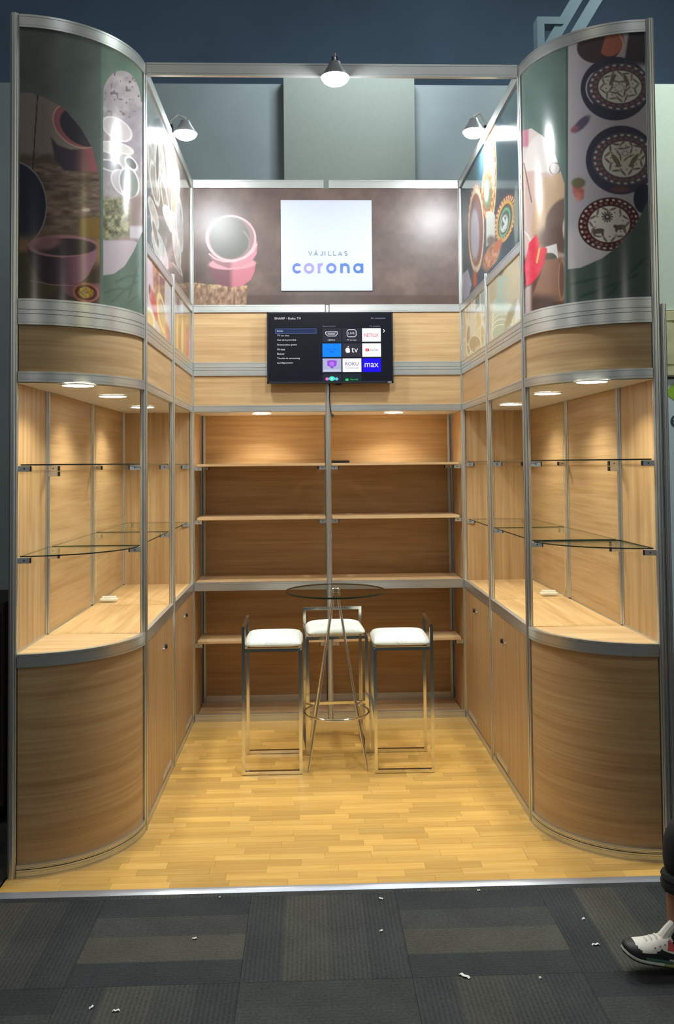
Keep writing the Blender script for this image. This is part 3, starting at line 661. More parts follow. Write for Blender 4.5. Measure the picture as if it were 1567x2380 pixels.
def art_back(u, v):
    n1 = fbm(u, v, 50, 21); n2 = fbm(u, v, 11, 22)
    A = Art(u, v, (104, 86, 80)); A.c = A.c * (.72 + .38 * n1 + .2 * n2)[..., None]; A.put(.35 * smooth(.5, .8, n1), (134, 112, 102)); A.put(smooth(684, 688, v) * .55, (78, 62, 52))
    blk = A.poly([(440, 655), (480, 661), (575, 664), (572, 712), (440, 712)], 1.5); nn = fbm(u * 2, v, 9, 27)
    A.put(blk, np.stack([86 + 130 * nn, 66 + 110 * nn, 52 + 92 * nn], -1)); A.put(A.poly([(440, 655), (480, 661), (575, 664), (574, 674), (440, 668)], 1.5) * smooth(.45, .6, nn), (196, 164, 124))
    # three stacked pink bowls
    A.put(A.poly([(485, 612), (488, 632), (498, 652), (515, 664), (540, 668), (565, 664), (583, 650), (592, 630), (595, 610), (540, 628)], 1.5), np.stack([118 + 78 * smooth(530, 545, u), 76 + 42 * smooth(530, 545, u), 84 + 48 * smooth(530, 545, u)], -1))
    A.disc(540, 613, 55, 14, (206, 150, 158), -2, 1.2)
    A.put(A.poly([(486, 590), (492, 604), (505, 614), (530, 623), (560, 620), (585, 608), (597, 590), (598, 560), (540, 590)], 1.5), np.stack([150 + 50 * smooth(530, 545, u), 104 + 32 * smooth(530, 545, u), 112 + 36 * smooth(530, 545, u)], -1))
    A.line([(486, 590), (500, 601), (520, 608), (545, 608), (570, 599), (588, 585), (597, 568)], 2.2, (224, 178, 182))
    A.disc(537, 554, 58, 53, (214, 168, 172), 8, 1.5); A.disc(538, 552, 53, 50, (150, 118, 120), 8, 1.5); A.disc(534, 553, 46, 49, (98, 98, 90), 0, 3)
    A.ring(542, 566, 38, 36, 2, (150, 128, 128), 0, smooth(560, 570, u)); A.ring(537, 554, 57, 52, 2.5, (228, 186, 188), 8)
    return A.c
def art_left_wall(u, v):
    n = fbm(u * 5, v, 40, 51); n2 = fbm(u * 4, v, 16, 52)
    A = Art(u, v, (150, 140, 132)); A.c *= (.75 + .5 * n)[..., None]
    A.put(smooth(395, 420, u) * smooth(0, 30, v - (560 + (u - 340) * 1.0)), (132, 112, 96)); A.put((1 - smooth(346, 352, u)) * smooth(420, 440, v), (112, 128, 140))
    for cx, cy, rx, ry, ro, c in ((352, 350, 8, 70, 0, (196, 190, 184)), (360, 425, 9, 50, -8, (178, 168, 158)), (377, 400, 7, 80, -5, (206, 198, 192)), (385, 470, 6, 60, -10, (170, 158, 146)), (357, 495, 7, 35, -15, (200, 194, 186)), (372, 580, 12, 46, -18, (214, 214, 216)), (362, 545, 5, 40, -12, (160, 148, 138)), (395, 510, 10, 34, -22, (226, 230, 218)), (404, 470, 5, 60, 0, (205, 180, 150)), (410, 560, 8, 60, -6, (212, 206, 204)), (418, 520, 8, 60, -3, (190, 186, 186)), (412, 430, 6, 36, 0, (236, 228, 210)), (366, 380, 4, 60, 0, (140, 128, 120))):
        A.disc(cx, cy, rx, ry, c, ro, 1.2); A.ring(cx, cy, rx, ry, 1.0, (226, 222, 214), ro)
    A.line([(402, 612), (424, 642), (414, 600)], 2, (212, 200, 186)); A.put(smooth(424, 428, u), (140, 122, 108)); A.put(smooth(424, 428, u) * smooth(620, 640, v), (96, 76, 66))
    A.put((1 - smooth(300, 330, v)) * .8, (118, 132, 136))
    A.c *= (.80 + .3 * n2)[..., None]; return A.c
def art_left_low(u, v):
    n = vnoise(u * 2, v, 9, 61); A = Art(u, v, (206, 200, 206)); w = u > 401
    A.put(A.poly([(354, 600), (370, 620), (370, 760), (360, 740)], 1.5), np.stack([150 + 70 * n, 116 + 50 * n, 84 + 50 * n], -1)); A.put(A.poly([(371, 640), (383, 650), (382, 760), (372, 740)], 1.5), (150, 112, 96))
    A.disc(357, 705, 6, 36, (206, 72, 76), -12, 1.5); A.disc(350, 680, 3, 16, (206, 130, 140), -10, 2); A.disc(348, 672, 2, 10, (70, 60, 60), 0, 1)
    A.disc(348, 742, 9, 26, (222, 190, 130), -12, 1.5); A.ring(348, 742, 9, 26, 1.8, (244, 232, 190), -12); A.disc(375, 740, 8, 44, (202, 160, 98), -8, 1.5); A.ring(376, 728, 8, 42, 1.6, (238, 212, 150), -8); A.disc(378, 730, 3.5, 30, (190, 176, 150), -8, 1.5); A.disc(390, 775, 5, 26, (196, 128, 104), -10, 2)
    yb = smooth(400, 404, u) * smooth(728, 732, v); A.put(yb, (190, 160, 108))
    for x, c in ((412, (230, 196, 130)), (418, (176, 140, 90)), (424, (244, 220, 160)), (430, (224, 160, 120)), (436, (212, 112, 120)), (441, (206, 170, 176))): A.disc(x, 775 + (x - 412), 2.6, 44, c, 0, 1.2, smooth(730, 734, v))
    A.put(smooth(403, 405, u) * (1 - smooth(726, 732, v)), (176, 176, 180)); A.disc(414, 700, 3, 20, (120, 110, 116), 0, 2); A.disc(423, 712, 2.5, 22, (230, 226, 226), 0, 2, 1 - smooth(726, 732, v))
    return A.c
def art_right_wall(u, v):
    A = Art(u, v, (54, 82, 94)); n = fbm(u * 4, v, 30, 71); A.c *= (.8 + .4 * n)[..., None]; q = vnoise(u * 2.2, v, 8, 77)
    A.disc(1180, 430, 22, 120, (64, 80, 90), 0, 12)
    orn = ((176, 120, 88), (222, 196, 160), (150, 92, 76), (190, 168, 150))
    A.disc(1140, 370, 13, 130, (232, 226, 196), 0, 1.5); A.plate(1140, 400, 15, 120, 20, ((196, 168, 120), (226, 212, 170), (170, 110, 90), (236, 232, 214)), .7)
    A.plate(1133, 450, 14, 62, 18, ((190, 130, 90), (232, 206, 120), (150, 96, 90), (120, 140, 110)), .62); A.disc(1131, 447, 5, 22, (196, 220, 196), 0, 1.5)
    A.plate(1107, 530, 20, 106, 26, ((150, 100, 80), (206, 170, 140), (126, 86, 80), (130, 106, 104)), .66); A.disc(1104, 545, 10, 60, (178, 172, 182), 0, 2); A.ring(1107, 535, 17, 92, 1.2, (214, 196, 170))
    A.plate(1175, 508, 23, 58, 28, ((150, 92, 74), (226, 196, 160), (104, 66, 60), (92, 104, 96)), .60, 12); A.disc(1172, 520, 8, 21, (214, 220, 216), 10, 1.5); A.ring(1173, 517, 11, 32, 1.4, (104, 176, 140), 10); A.ring(1174, 514, 17, 46, 2, (206, 170, 96), 10)
    lf = (1 - smooth(.8, 1.0, A.ell(1172, 520, 7, 19, 10)[0])) * smooth(.5, .6, q); A.put(lf, (110, 120, 112))
    A.put(A.poly([(1130, 492), (1142, 490), (1151, 500), (1151, 556), (1130, 574)], 2), (206, 212, 202)); A.disc(1142, 560, 10, 12, (120, 112, 104), 0, 5)
    sp = 1 - smooth(.75, 1.1, A.ell(1143, 595, 20, 46, 25)[0] + .25 * q); A.put(sp, np.stack([150 + 80 * q, 104 + 64 * q, 78 + 56 * q], -1)); A.disc(1158, 570, 7, 16, (196, 120, 90), 30, 2)
    A.put(A.poly([(1072, 640), (1088, 625), (1097, 660), (1090, 690), (1078, 700)], 2), (176, 176, 190)); A.disc(1104, 650, 5, 20, (190, 92, 60), 0, 2)
    A.disc(1200, 500, 6, 70, (140, 150, 140), 0, 2); A.c *= 1.0; return A.c
def art_right_low(u, v):
    A = Art(u, v, (214, 202, 170)); A.c *= (.92 + .12 * fbm(u, v, 30, 81))[..., None]; n = vnoise(u * 1.5, v, 10, 82)
    for k in range(5): A.disc(1170 - k, 728 + 12 * k, 26 - k, 22, (186 - 6 * k, 200 - 4 * k, 180 - 4 * k), -38, 1.2); A.ring(1170 - k, 728 + 12 * k, 26 - k, 22, 1.4, (226, 232, 214), -38)
    A.disc(1165, 712, 20, 22, (206, 214, 196), -38, 1.5)
    A.put(A.poly([(1155, 650), (1168, 636), (1172, 650), (1171, 720), (1163, 726), (1154, 718)], 1.5), (190, 208, 190)); A.disc(1166, 634, 4, 9, (140, 150, 140), 30, 1); A.ring(1174, 672, 7, 26, 1.6, (190, 206, 188))
    A.put(A.poly([(1196, 706), (1206, 694), (1210, 740), (1197, 750)], 1.5), (226, 230, 226)); A.disc(1186, 735, 7, 34, (150, 146, 124), 20, 3)
    lf = 1 - smooth(1131, 1133, u)
    A.put(lf, (206, 196, 172))
    for x, y, rx, ry, c in ((1100, 740, 5, 50, (226, 222, 206)), (1110, 700, 6, 40, (150, 160, 150)), (1122, 690, 6, 40, (190, 204, 200)), (1090, 790, 6, 40, (160, 150, 120)), (1112, 760, 8, 40, (216, 206, 150)), (1122, 780, 5, 30, (190, 180, 130)), (1104, 800, 14, 20, (176, 160, 126)), (1086, 720, 4, 30, (214, 196, 150))):
        A.disc(x, y, rx, ry, c, 0, 1.2, lf); A.ring(x, y, rx, ry, 1.0, (240, 236, 220), 0, lf)
    A.put(lf * smooth(.62, .75, n) * smooth(690, 710, v) * .6, (236, 232, 214)); return A.c

def print_mat(k):
    m = mat('printed_vinyl_' + k, (1, 1, 1, 1), {'back': .36, 'corner': .20, 'wall': .11}[k], spec={'back': .42, 'corner': .5, 'wall': .5}[k]); b = m.node_tree.nodes['Principled BSDF']
    a = N(m, 'ShaderNodeVertexColor'); a.layer_name = 'print'; L(m, a.outputs[0], b.inputs['Base Color']); return m
PRINTS = {k: print_mat(k) for k in ('back', 'corner', 'wall')}
def poster(name, pos, nu, nv, art, label, group=None, back=None, gain=1.0):
    """pos(a, b) -> world point arrays for a, b in 0..1"""
    a, b = np.meshgrid(np.linspace(0, 1, nu), np.linspace(0, 1, nv)); P = np.stack(pos(a, b), -1); u, v = proj(P)
    c = art(u, v) * gain * (.84 if art is art_back else .90); rgb = s2l(np.clip(c, 2, 250)).reshape(-1, 3)
    i = np.arange(nu * nv).reshape(nv, nu); F = np.stack([i[:-1, :-1], i[:-1, 1:], i[1:, 1:], i[1:, :-1]], -1).reshape(-1, 4)
    base = P.reshape(-1, 3).mean(0); base[2] = P[..., 2].min()
    t = empty(name, tuple(float(x) for x in base), label, 'poster', group)
    me = bpy.data.meshes.new('printed_sheet'); V = (P.reshape(-1, 3) - base).astype(np.float32)
    me.vertices.add(len(V)); me.vertices.foreach_set('co', V.ravel()); me.loops.add(F.size); me.loops.foreach_set('vertex_index', F.ravel().astype(np.int32))
    me.polygons.add(len(F)); me.polygons.foreach_set('loop_start', np.arange(0, F.size, 4, dtype=np.int32)); me.polygons.foreach_set('loop_total', np.full(len(F), 4, np.int32)); me.update(calc_edges=True)
    ca = me.color_attributes.new('print', 'FLOAT_COLOR', 'POINT'); ca.data.foreach_set('color', np.concatenate([rgb, np.ones((len(rgb), 1))], 1).astype(np.float32).ravel())
    me.polygons.foreach_set('use_smooth', [True] * len(me.polygons)); me.materials.append(PRINTS['corner' if 'curved' in label else 'back' if 'back wall with' in label else 'wall'])
    o = bpy.data.objects.new('printed_sheet', me); COL.objects.link(o); o.parent = t
    if back: back(t)
    return t
BACKM = mat('panel_back', lin(190, 190, 186), .7)
def corner_pos(s):
    def f(a, b):
        th = np.radians(2.6 + 84.8 * a); nx, ny = -s * np.sin(th), -np.cos(th)
        return s * XO + nx * .501, Y1 + ny * .495, 2.633 + (ZT0 - 2.633) * b
    return f
def corner_back(s):
    return lambda t: sheet(t, arc(s, 2.6, 87.4), 2.633, ZT0, 'backing_panel', BACKM, t=.002, inset=.003)
poster('poster', corner_pos(-1), 230, 500, art_left_corner, 'curved print on the left front corner: pink bowls, navy plate and herbs on green', 'tall curved prints', corner_back(-1))
poster('poster', corner_pos(1), 240, 500, art_right_corner, 'curved print on the right front corner: red flower, clay cups and three ornate round plates', 'tall curved prints', corner_back(1))
def wall_pos(s, ya, yb, z0, z1): return lambda a, b: (s * (XI - .002) + 0 * a, ya + (yb - ya) * a, z0 + (z1 - z0) * b)
def wall_back(s, ya, yb, z0, z1): return lambda t: sheet(t, side_path(s, ya, yb), z0, z1, 'backing_panel', BACKM, t=.002, inset=.003)
for s, art, lab in ((-1, art_left_wall, 'long print high on the left inner wall: grey cups, plates and napkins'), (1, art_right_wall, 'long print high on the right inner wall: ornate oval plates on dark teal')):
    q = (s, Y1 + .02, Y3 - .02, ZA1, ZT0); poster('poster', wall_pos(*q), 150, 340, art, lab, 'tall prints of the inner walls', wall_back(*q))
for s, art, labs in ((-1, art_left_low, ('low print on the left inner wall nearer the entrance: red and yellow food on lilac', 'low print on the left inner wall by the back corner: golden table setting')),
                     (1, art_right_low, ('low print on the right inner wall nearer the entrance: pale green jug on stacked plates', 'low print on the right inner wall by the back corner: cream glasses and jars'))):
    for i, (ya, yb) in enumerate(((Y1, Y2), (Y2, Y3))):
        q = (s, ya + .02, yb - .02, ZB1, ZA0); poster('poster', wall_pos(*q), 110, 150, art, labs[i], 'low prints of the inner walls', wall_back(*q))
bt = poster('poster', lambda a, b: (-XI + .02 + (2 * XI - .04) * a, Y3 - .002 + 0 * a, ZA1 + (ZT0 - ZA1) * b), 430, 190, art_back,
            'wide brown print across the back wall with three stacked pink bowls on a wood block', None,
            lambda t: sheet(t, back_path(-XI + .02, XI - .02, Y3), ZA1, ZT0, 'backing_panel', BACKM, t=.002, inset=.003))

# square sign with the firm's name
SY = Y3 - .012
sg = empty('logo_sign', (0, Y3 - .004, 3.138), 'square white sign with blue and grey lettering in the middle of the brown print', 'sign')
g = G(); g.box((-.338, SY, 3.138), (.336, Y3 - .0035, 3.815), bev=.0015); g.out('sign_board', mat('sign_white', lin(184, 190, 208), .45, spec=.25), sg)
def spx(u, v):  # sign zoom pixels -> sign plane
    return (-.338 + (u - 80) / (1458 - 80) * .674, SY - .0012, 3.815 - (v - 102) / (1480 - 102) * .677)
BL1, BL2, BL3 = mat('letter_blue', lin(72, 98, 190), .4), mat('letter_violet', lin(130, 122, 205), .4), mat('letter_deep_blue', lin(44, 92, 168), .4); GRY = mat('letter_grey', lin(122, 132, 142), .4)
def arcpts(cx, cy, r, a0, a1, n=28, ry=None): return [(cx + r * math.cos(math.radians(a0 + (a1 - a0) * i / n)), cy - (ry or r) * math.sin(math.radians(a0 + (a1 - a0) * i / n))) for i in range(n + 1)]
def solid_letter(name, m, strokes, w):
    g = G()
    for k, pts in enumerate(strokes):
        P = [np.array(p, float) for p in pts]; n = len(P); v = []
        closed = np.allclose(P[0], P[-1])
        for i in range(n):
            d = (P[(i + 1) % (n - 1)] - P[(i - 1) % (n - 1)]) if closed else P[min(i + 1, n - 1)] - P[max(i - 1, 0)]; d /= np.linalg.norm(d) + 1e-9; q = np.array([-d[1], d[0]]) * w / 2
            for e in (q, -q):
                a = spx(*(P[i] + e)); v += [(a[0], SY - .0006 - k * .0003, a[2]), (a[0], SY - .0030 - k * .0003, a[2])]
        f = []
        for i in range(n - 1):
            b, c = 4 * i, 4 * i + 4; f += [(b + 1, b + 3, c + 3, c + 1), (b, b + 1, c + 1, c), (b + 3, b + 2, c + 2, c + 3), (b, c, c + 2, b + 2)]
        if not closed: f += [(0, 2, 3, 1), (4 * n - 4, 4 * n - 3, 4 * n - 1, 4 * n - 2)]
        g.add(v, f)
    g.out(name, m, sg)
LW = 36
solid_letter('letter', BL1, [arcpts(325, 1139, 58, 42, 318)], LW)
solid_letter('letter', BL2, [arcpts(501, 1139, 60, 0, 360)], LW)
solid_letter('letter', BL2, [[(651, 1210), (651, 1068)], arcpts(703, 1128, 49, 178, 84, 12)], LW)
solid_letter('letter', BL1, [arcpts(839, 1139, 60, 0, 360)], LW)
solid_letter('letter', BL3, [[(993, 1210), (993, 1068)], arcpts(1046, 1134, 53, 178, 0, 20) + [(1099, 1210)]], LW)
solid_letter('letter', BL3, [arcpts(1244, 1139, 57, 0, 360), [(1305, 1068), (1305, 1210)]], LW)
TW = 14
for st in ([[(498, 880), (522, 944), (547, 880)]], [[(580, 946), (607, 882), (636, 946)], [(590, 926), (625, 926)], [(607, 868), (612, 862)]], [[(705, 880), (705, 925)] + arcpts(687, 925, 18, 0, -130, 10)], [[(744, 880), (744, 946)]],
           [[(800, 880), (800, 942), (838, 942)]], [[(875, 880), (875, 942), (912, 942)]], [[(945, 946), (973, 882), (1002, 946)], [(955, 926), (991, 926)]],
           [[(1080, 888)] + arcpts(1062, 897, 16, 50, 260, 12) + arcpts(1062, 930, 17, 80, -150, 14)]):
    solid_letter('letter', GRY, st, TW)

# ------------------------------------------------------------------ television
TX0, TX1, TZ0, TZ1, TY = -.443, .478, 2.446, 2.968, Y3 - .080
tv = empty('television', ((TX0 + TX1) / 2, Y3 - .05, TZ0), 'flat black television showing a dark menu of app tiles, on the back wall', 'television')
PBL = mat('tv_plastic', lin(20, 21, 24), .3)
g = G(); g.box((TX0, TY + .004, TZ0), (TX1, TY + .036, TZ1), bev=.004); g.box((TX0 + .15, TY + .034, TZ0 + .02), (TX1 - .15, TY + .052, TZ0 + .30), bev=.006); g.out('housing', PBL, tv)
g = G(); g.box((TX0 + .001, TY, TZ0 + .001), (TX1 - .001, TY + .006, TZ1 - .001)); g2 = G()
fr = G(); b_ = .009
for a, b in (((TX0, TZ0), (TX1, TZ0 + .016)), ((TX0, TZ1 - b_), (TX1, TZ1)), ((TX0, TZ0), (TX0 + b_, TZ1)), ((TX1 - b_, TZ0), (TX1, TZ1))): fr.box((a[0], TY - .002, a[1]), (b[0], TY + .006, b[1]))
fr.out('bezel', mat('tv_bezel', lin(40, 42, 48), .35, .4), tv)
def em(name, c, s=1.0): return mat(name, lin(8, 8, 10), .3, spec=.2, emit=lin(*c), es=s)
scr = G(); scr.box((TX0 + b_, TY + .0005, TZ0 + .016), (TX1 - b_, TY + .0035, TZ1 - b_)); scr.out('screen', em('screen_dark', (26, 32, 46), .4), tv)
def tp(u, v): return TX0 + (u - 52) / (1492 - 52) * (TX1 - TX0), TZ1 - (v - 68) / (886 - 68) * (TZ1 - TZ0)
def tile(name, u0, v0, u1, v1, m, dy=.0002):
    x0, z1 = tp(u0, v0); x1, z0 = tp(u1, v1); g = G(); g.box((x0, TY - dy, z0), (x1, TY + .0008, z1)); return g.out(name, m, tv)
def ttext(name, items, m, parent=None):
    for body, u, v, wpx, hpx in items:
        g = G()
        x, z = tp(u, v); w = wpx / 1440 * (TX1 - TX0); h = hpx / 818 * (TZ1 - TZ0); text_on(g, body, x, z, TY - .0010, .02, width=w, height=h, bold=.0)
        tag(g.out(name, m, parent or tv), 'white lettering ' + body if name == 'screen_text' else None)
WT = em('screen_white_text', (225, 230, 240), 1.0); GT = em('screen_grey_text', (150, 160, 180), 1.0)
ttext('screen_text', [('SHARP · Roku TV', 140, 153, 302, 26), ('Inicio', 168, 292, 66, 18), ('TV en vivo', 170, 346, 134, 18), ('Guía de la prioridad', 170, 400, 212, 22),
                      ('Destacados gratis', 168, 455, 224, 22), ('Mi lista', 170, 505, 86, 20), ('Buscar', 170, 556, 82, 20), ('Tienda de streaming', 168, 610, 258, 22), ('Configuración', 168, 662, 178, 22)], WT)
ttext('screen_text', [('Sin conexión', 1240, 148, 166, 16), ('Aplicaciones', 686, 238, 150, 13), ('12 canales', 1226, 238, 120, 13)], GT)
tile('menu_highlight', 146, 258, 618, 314, em('menu_rim', (70, 96, 150), .9)); tile('menu_bar', 152, 264, 612, 308, em('menu_fill', (30, 44, 84), .9), .0004)
g = G(); P = lambda u, v: (tp(u, v)[0], TY - .001, tp(u, v)[1])
for a, b, c, d in (((1376, 268), (1386, 268), (1400, 286), (1390, 286)), ((1390, 286), (1400, 286), (1386, 306), (1376, 306))): g.add([P(*a), P(*b), P(*c), P(*d)], [(0, 1, 2, 3)])
g.out('arrow', WT, tv)
def app(u0, v0, u1, v1, col, draw, lab):
    m = em('app_' + lab.split()[0], col, 1.0); t = tile('app_tile', u0, v0, u1, v1, m, .0006); t['label'] = lab + ' app tile'
    for it in draw: it(t)
    return t
def T(body, u, v, w, h, c): return lambda t: ttext('tile_text', [(body, u, v, w, h)], em('ink', c, 1.0), t)
def polyfill(pts, c, name='tile_mark', dy=.0011):
    def f(t):
        g = G(); g.add([(tp(*p)[0], TY - dy, tp(*p)[1]) for p in pts], [tuple(range(len(pts)))]); g.out(name, em('ink', c, 1.0), t)
    return f
def circ(cx, cy, rx, ry, n=24): return [(cx + rx * math.cos(2 * PI * i / n), cy + ry * math.sin(2 * PI * i / n)) for i in range(n)]
def ringstroke(pts, w, c):
    def f(t):
        g = G(); stroke(g, pts + [pts[0]], w, lambda a, b: (tp(a, b)[0], TY - .0012, tp(a, b)[1])); g.out('tile_mark', em('ink', c, 1.0), t)
    return f
hd = [(722, 296), (856, 296), (856, 318), (834, 344), (744, 344), (722, 318)]
app(686, 256, 900, 410, (36, 40, 50), [ringstroke(hd, 8, (220, 220, 225)), ringstroke([(745, 314), (833, 314), (826, 328), (752, 328)], 5, (200, 200, 205)), T('HDMI 2', 748, 398, 80, 16, (230, 230, 235))], 'dark grey')
app(912, 256, 1126, 410, (36, 40, 50), [ringstroke([(980, 272), (1056, 272), (1070, 290), (1070, 336), (1056, 354), (980, 354), (966, 336), (966, 290)], 7, (220, 220, 225)), T('LIVE', 982, 326, 70, 26, (200, 205, 215)), T('TV en vivo', 962, 398, 112, 16, (230, 230, 235))], 'charcoal')
app(1138, 256, 1352, 410, (236, 238, 240), [T('NETFLIX', 1162, 356, 164, 40, (208, 40, 50))], 'white and red')
app(684, 430, 898, 584, (0, 128, 250), [T('prime video', 722, 508, 132, 18, (20, 50, 130)), polyfill([(762, 516), (790, 526), (818, 516), (816, 522), (790, 533), (764, 522)], (20, 50, 130))], 'bright blue')
apple = [(970, 478), (984, 484), (996, 492), (994, 512), (1000, 524), (990, 538), (976, 536), (962, 540), (950, 526), (945, 504), (952, 486)]
app(912, 430, 1126, 584, (44, 44, 54), [polyfill(apple, (240, 240, 240)), polyfill([(972, 476), (974, 464), (986, 460), (984, 472)], (240, 240, 240)), T('tv', 1014, 534, 74, 54, (240, 240, 240))], 'black')
app(1138, 430, 1352, 584, (238, 238, 242), [polyfill([(1174, 494), (1180, 490), (1210, 490), (1217, 494), (1217, 516), (1210, 521), (1180, 521), (1174, 516)], (210, 40, 50)), polyfill([(1190, 498), (1204, 506), (1190, 514)], (245, 245, 245), dy=.0014), T('YouTube', 1226, 516, 94, 24, (80, 80, 90))], 'plain white')
app(684, 602, 898, 758, (168, 170, 205), [polyfill([(736, 628), (790, 620), (846, 628), (842, 684), (812, 696), (790, 704), (770, 696), (738, 684)], (140, 70, 210)), polyfill(circ(790, 662, 30, 26), (176, 110, 240), dy=.0014), polyfill([(760, 704), (820, 704), (792, 716)], (110, 40, 120)), polyfill([(694, 730), (888, 730), (888, 742), (694, 742)], (200, 205, 225))], 'lilac')
app(912, 602, 1126, 758, (240, 240, 244), [T('ROKU', 944, 684, 148, 40, (70, 40, 120)), T('Channel', 944, 722, 148, 28, (150, 160, 190))], 'white and purple')
app(1138, 602, 1352, 758, (24, 0, 240), [T('max', 1164, 704, 158, 48, (225, 225, 255))], 'deep blue')
app(684, 778, 898, 856, (36, 38, 50), [polyfill(circ(735, 836, 20, 18), (225, 110, 200)), polyfill(circ(842, 836, 20, 18), (90, 190, 220)), polyfill(circ(790, 832, 36, 26), (60, 220, 190), dy=.0014), polyfill([(780, 818), (806, 832), (780, 846)], (200, 250, 240), dy=.0017)], 'half-scrolled round logos')
app(912, 778, 1126, 856, (24, 38, 44), [polyfill(circ(960, 846, 20, 14), (40, 200, 90)), T('Spotify', 1000, 856, 90, 22, (40, 200, 90))], 'half-scrolled green')
g = G(); g.box((-.16, TY + .045, 2.52), (.19, Y3 - .002, 2.86), bev=.003); g.out('wall_mount', BLACK, tv)
g = G(); x, z = tp(1428, 868); g.box((x, TY - .003, TZ0 + .003), (x + .026, TY - .001, TZ0 + .010)); g.out('maker_badge', SILV, tv)
g = G(); g.box((.05, TY + .01, TZ0 - .012), (.10, TY + .03, TZ0 + .004), bev=.003); g.out('sensor', PBL, tv)
g = G(); pts = [(.012, Y3 - .040, TZ0 + .02), (.013, Y3 - .034, TZ0 - .05), (.010, Y3 - .030, 2.35), (.014, Y3 - .030, 2.28), (.020, Y3 - .028, 2.235), (.030, Y3 - .02, 2.215), (.034, Y3 + .01, 2.205)]
g.tube(pts, .0045, 8); g.tube([(.022, Y3 - .026, 2.222), (.040, Y3 - .024, 2.214)], .009, 8)
tag(g.out('power_cable', BLACK, None, smooth=True), 'black cable hanging from the television down to the shelves', 'cable')
g = G(); g.box((.02, Y3 + .035, 1.866), (.160, Y3 + .080, 1.884), bev=.006); rc = g.out('remote_control', BLACK, None, loc=(.09, Y3 + .06, 1.866)); tag(rc, 'small black remote control lying on the top right shelf beside the centre post', 'remote control')
g = G()
for i in range(6): g.cyl((.035 + i * .02, Y3 + .057, 1.8835), (.035 + i * .02, Y3 + .057, 1.8855), .004, 8)
g.out('button', mat('button_grey', lin(80, 80, 84), .5), rc)

# ------------------------------------------------------------------ flood lamps
def flood(x, y, z, mount, label, aim=(0, 0, -1)):
    t = empty('arm_floodlight', (x, y, z), label, 'lamp', 'arm lamps above the booth'); mx, my, mz = mount
    g = G(); g.box((mx - .016, my - .022, mz - .02), (mx + .016, my + .022, mz + .05), bev=.003); g.out('clamp', BLACK, t)
    g = G(); g.tube([(mx, my, mz + .045), (mx, my, mz + .075), ((mx + x) / 2, (my + y) / 2, z + .12), (x, y, z + .10), (x, y, z + .06)], .007, 10); g.out('arm', SILV, t, smooth=True)
    g = G(); g.lathe((x, y, z), [(.018, .085), (.030, .080), (.040, .055), (.070, .012), (.074, .0), (.069, .0), (.036, .045), (.02, .05)], 32); g.out('shade', mat('lamp_housing', lin(190, 192, 195), .3, .6), t, smooth=True)
    g = G(); r = .071; g.lathe((x, y, z + .004), [(r * math.cos(a), -r * .60 * math.sin(a)) for a in np.linspace(0, PI / 2 * .97, 9)], 28); g.out('bulb', EMITF2, t, smooth=True)
    return t
EMITF2 = mat('flood_bulb', (1, 1, 1, 1), .3, emit=(.93, .98, 1, 1), es=FLOOD / (PI * PI * .072 ** 2))
flood(.007, Y1 - .09, 3.86, (.007, Y1 - .012, 3.972 - .02), 'bright arm lamp hanging from the middle of the entrance beam')
flood(-.905, 5.42, 3.945, (-1.0, 5.42, 3.95), 'bright arm lamp clamped on top of the left inner wall')
flood(.925, 5.42, 3.965, (1.0, 5.42, 3.95), 'bright arm lamp clamped on top of the right inner wall')

# ------------------------------------------------------------------ bar table
tb = empty('bar_table', (.016, 5.46, .003), 'round clear glass bar table on four chrome rod legs between the stools', 'table'); tc_ = (.016, 5.46)
n = 64; g = G(); zt = 1.068; RT = .312
pts = [(tc_[0] + RT * math.cos(2 * PI * i / n), tc_[1] + RT * math.sin(2 * PI * i / n)) for i in range(n)]
v = [(x, y, zt - .010) for x, y in pts] + [(x, y, zt) for x, y in pts]
g.add(v, [tuple(range(n))[::-1], tuple(range(n, 2 * n))], 0); g.add(v, [(i, (i + 1) % n, n + (i + 1) % n, n + i) for i in range(n)], 1)
obj('glass_top', g.v, g.f, None, tb, mats=[GLASST, GEDGE], midx=g.m)
g = G(); g.lathe((tc_[0], tc_[1], 0), [(.012, 1.012), (.022, 1.020), (.022, 1.034), (.034, 1.040), (.034, 1.0575)], 24); g.lathe((tc_[0], tc_[1], 0), [(.030, 1.0685), (.030, 1.078), (.022, 1.084), (.004, 1.086)], 24); g.out('hub', CHROME, tb, smooth=True)
for sx in (-1, 1):
    for sy in (-1, 1):
        g = G(); g.tube([(tc_[0] + sx * .014, tc_[1] + sy * .014, 1.03), (tc_[0] + sx * .178, tc_[1] + sy * .165, .004)], [.0085, .0075], 12); g.out('leg', CHROME, tb, smooth=True)
g = G(); rr = .200; g.tube([(tc_[0] + rr * math.cos(2 * PI * i / 48), tc_[1] + rr * math.sin(2 * PI * i / 48), .316) for i in range(48)], .0065, 8, closed=True)
for sx in (-1, 1):
    for sy in (-1, 1): g.tube([(tc_[0] + sx * .129, tc_[1] + sy * .120, .316), (tc_[0] + sx * .145, tc_[1] + sy * .137, .316)], .005, 6)
g.out('foot_ring', CHROME, tb, smooth=True)

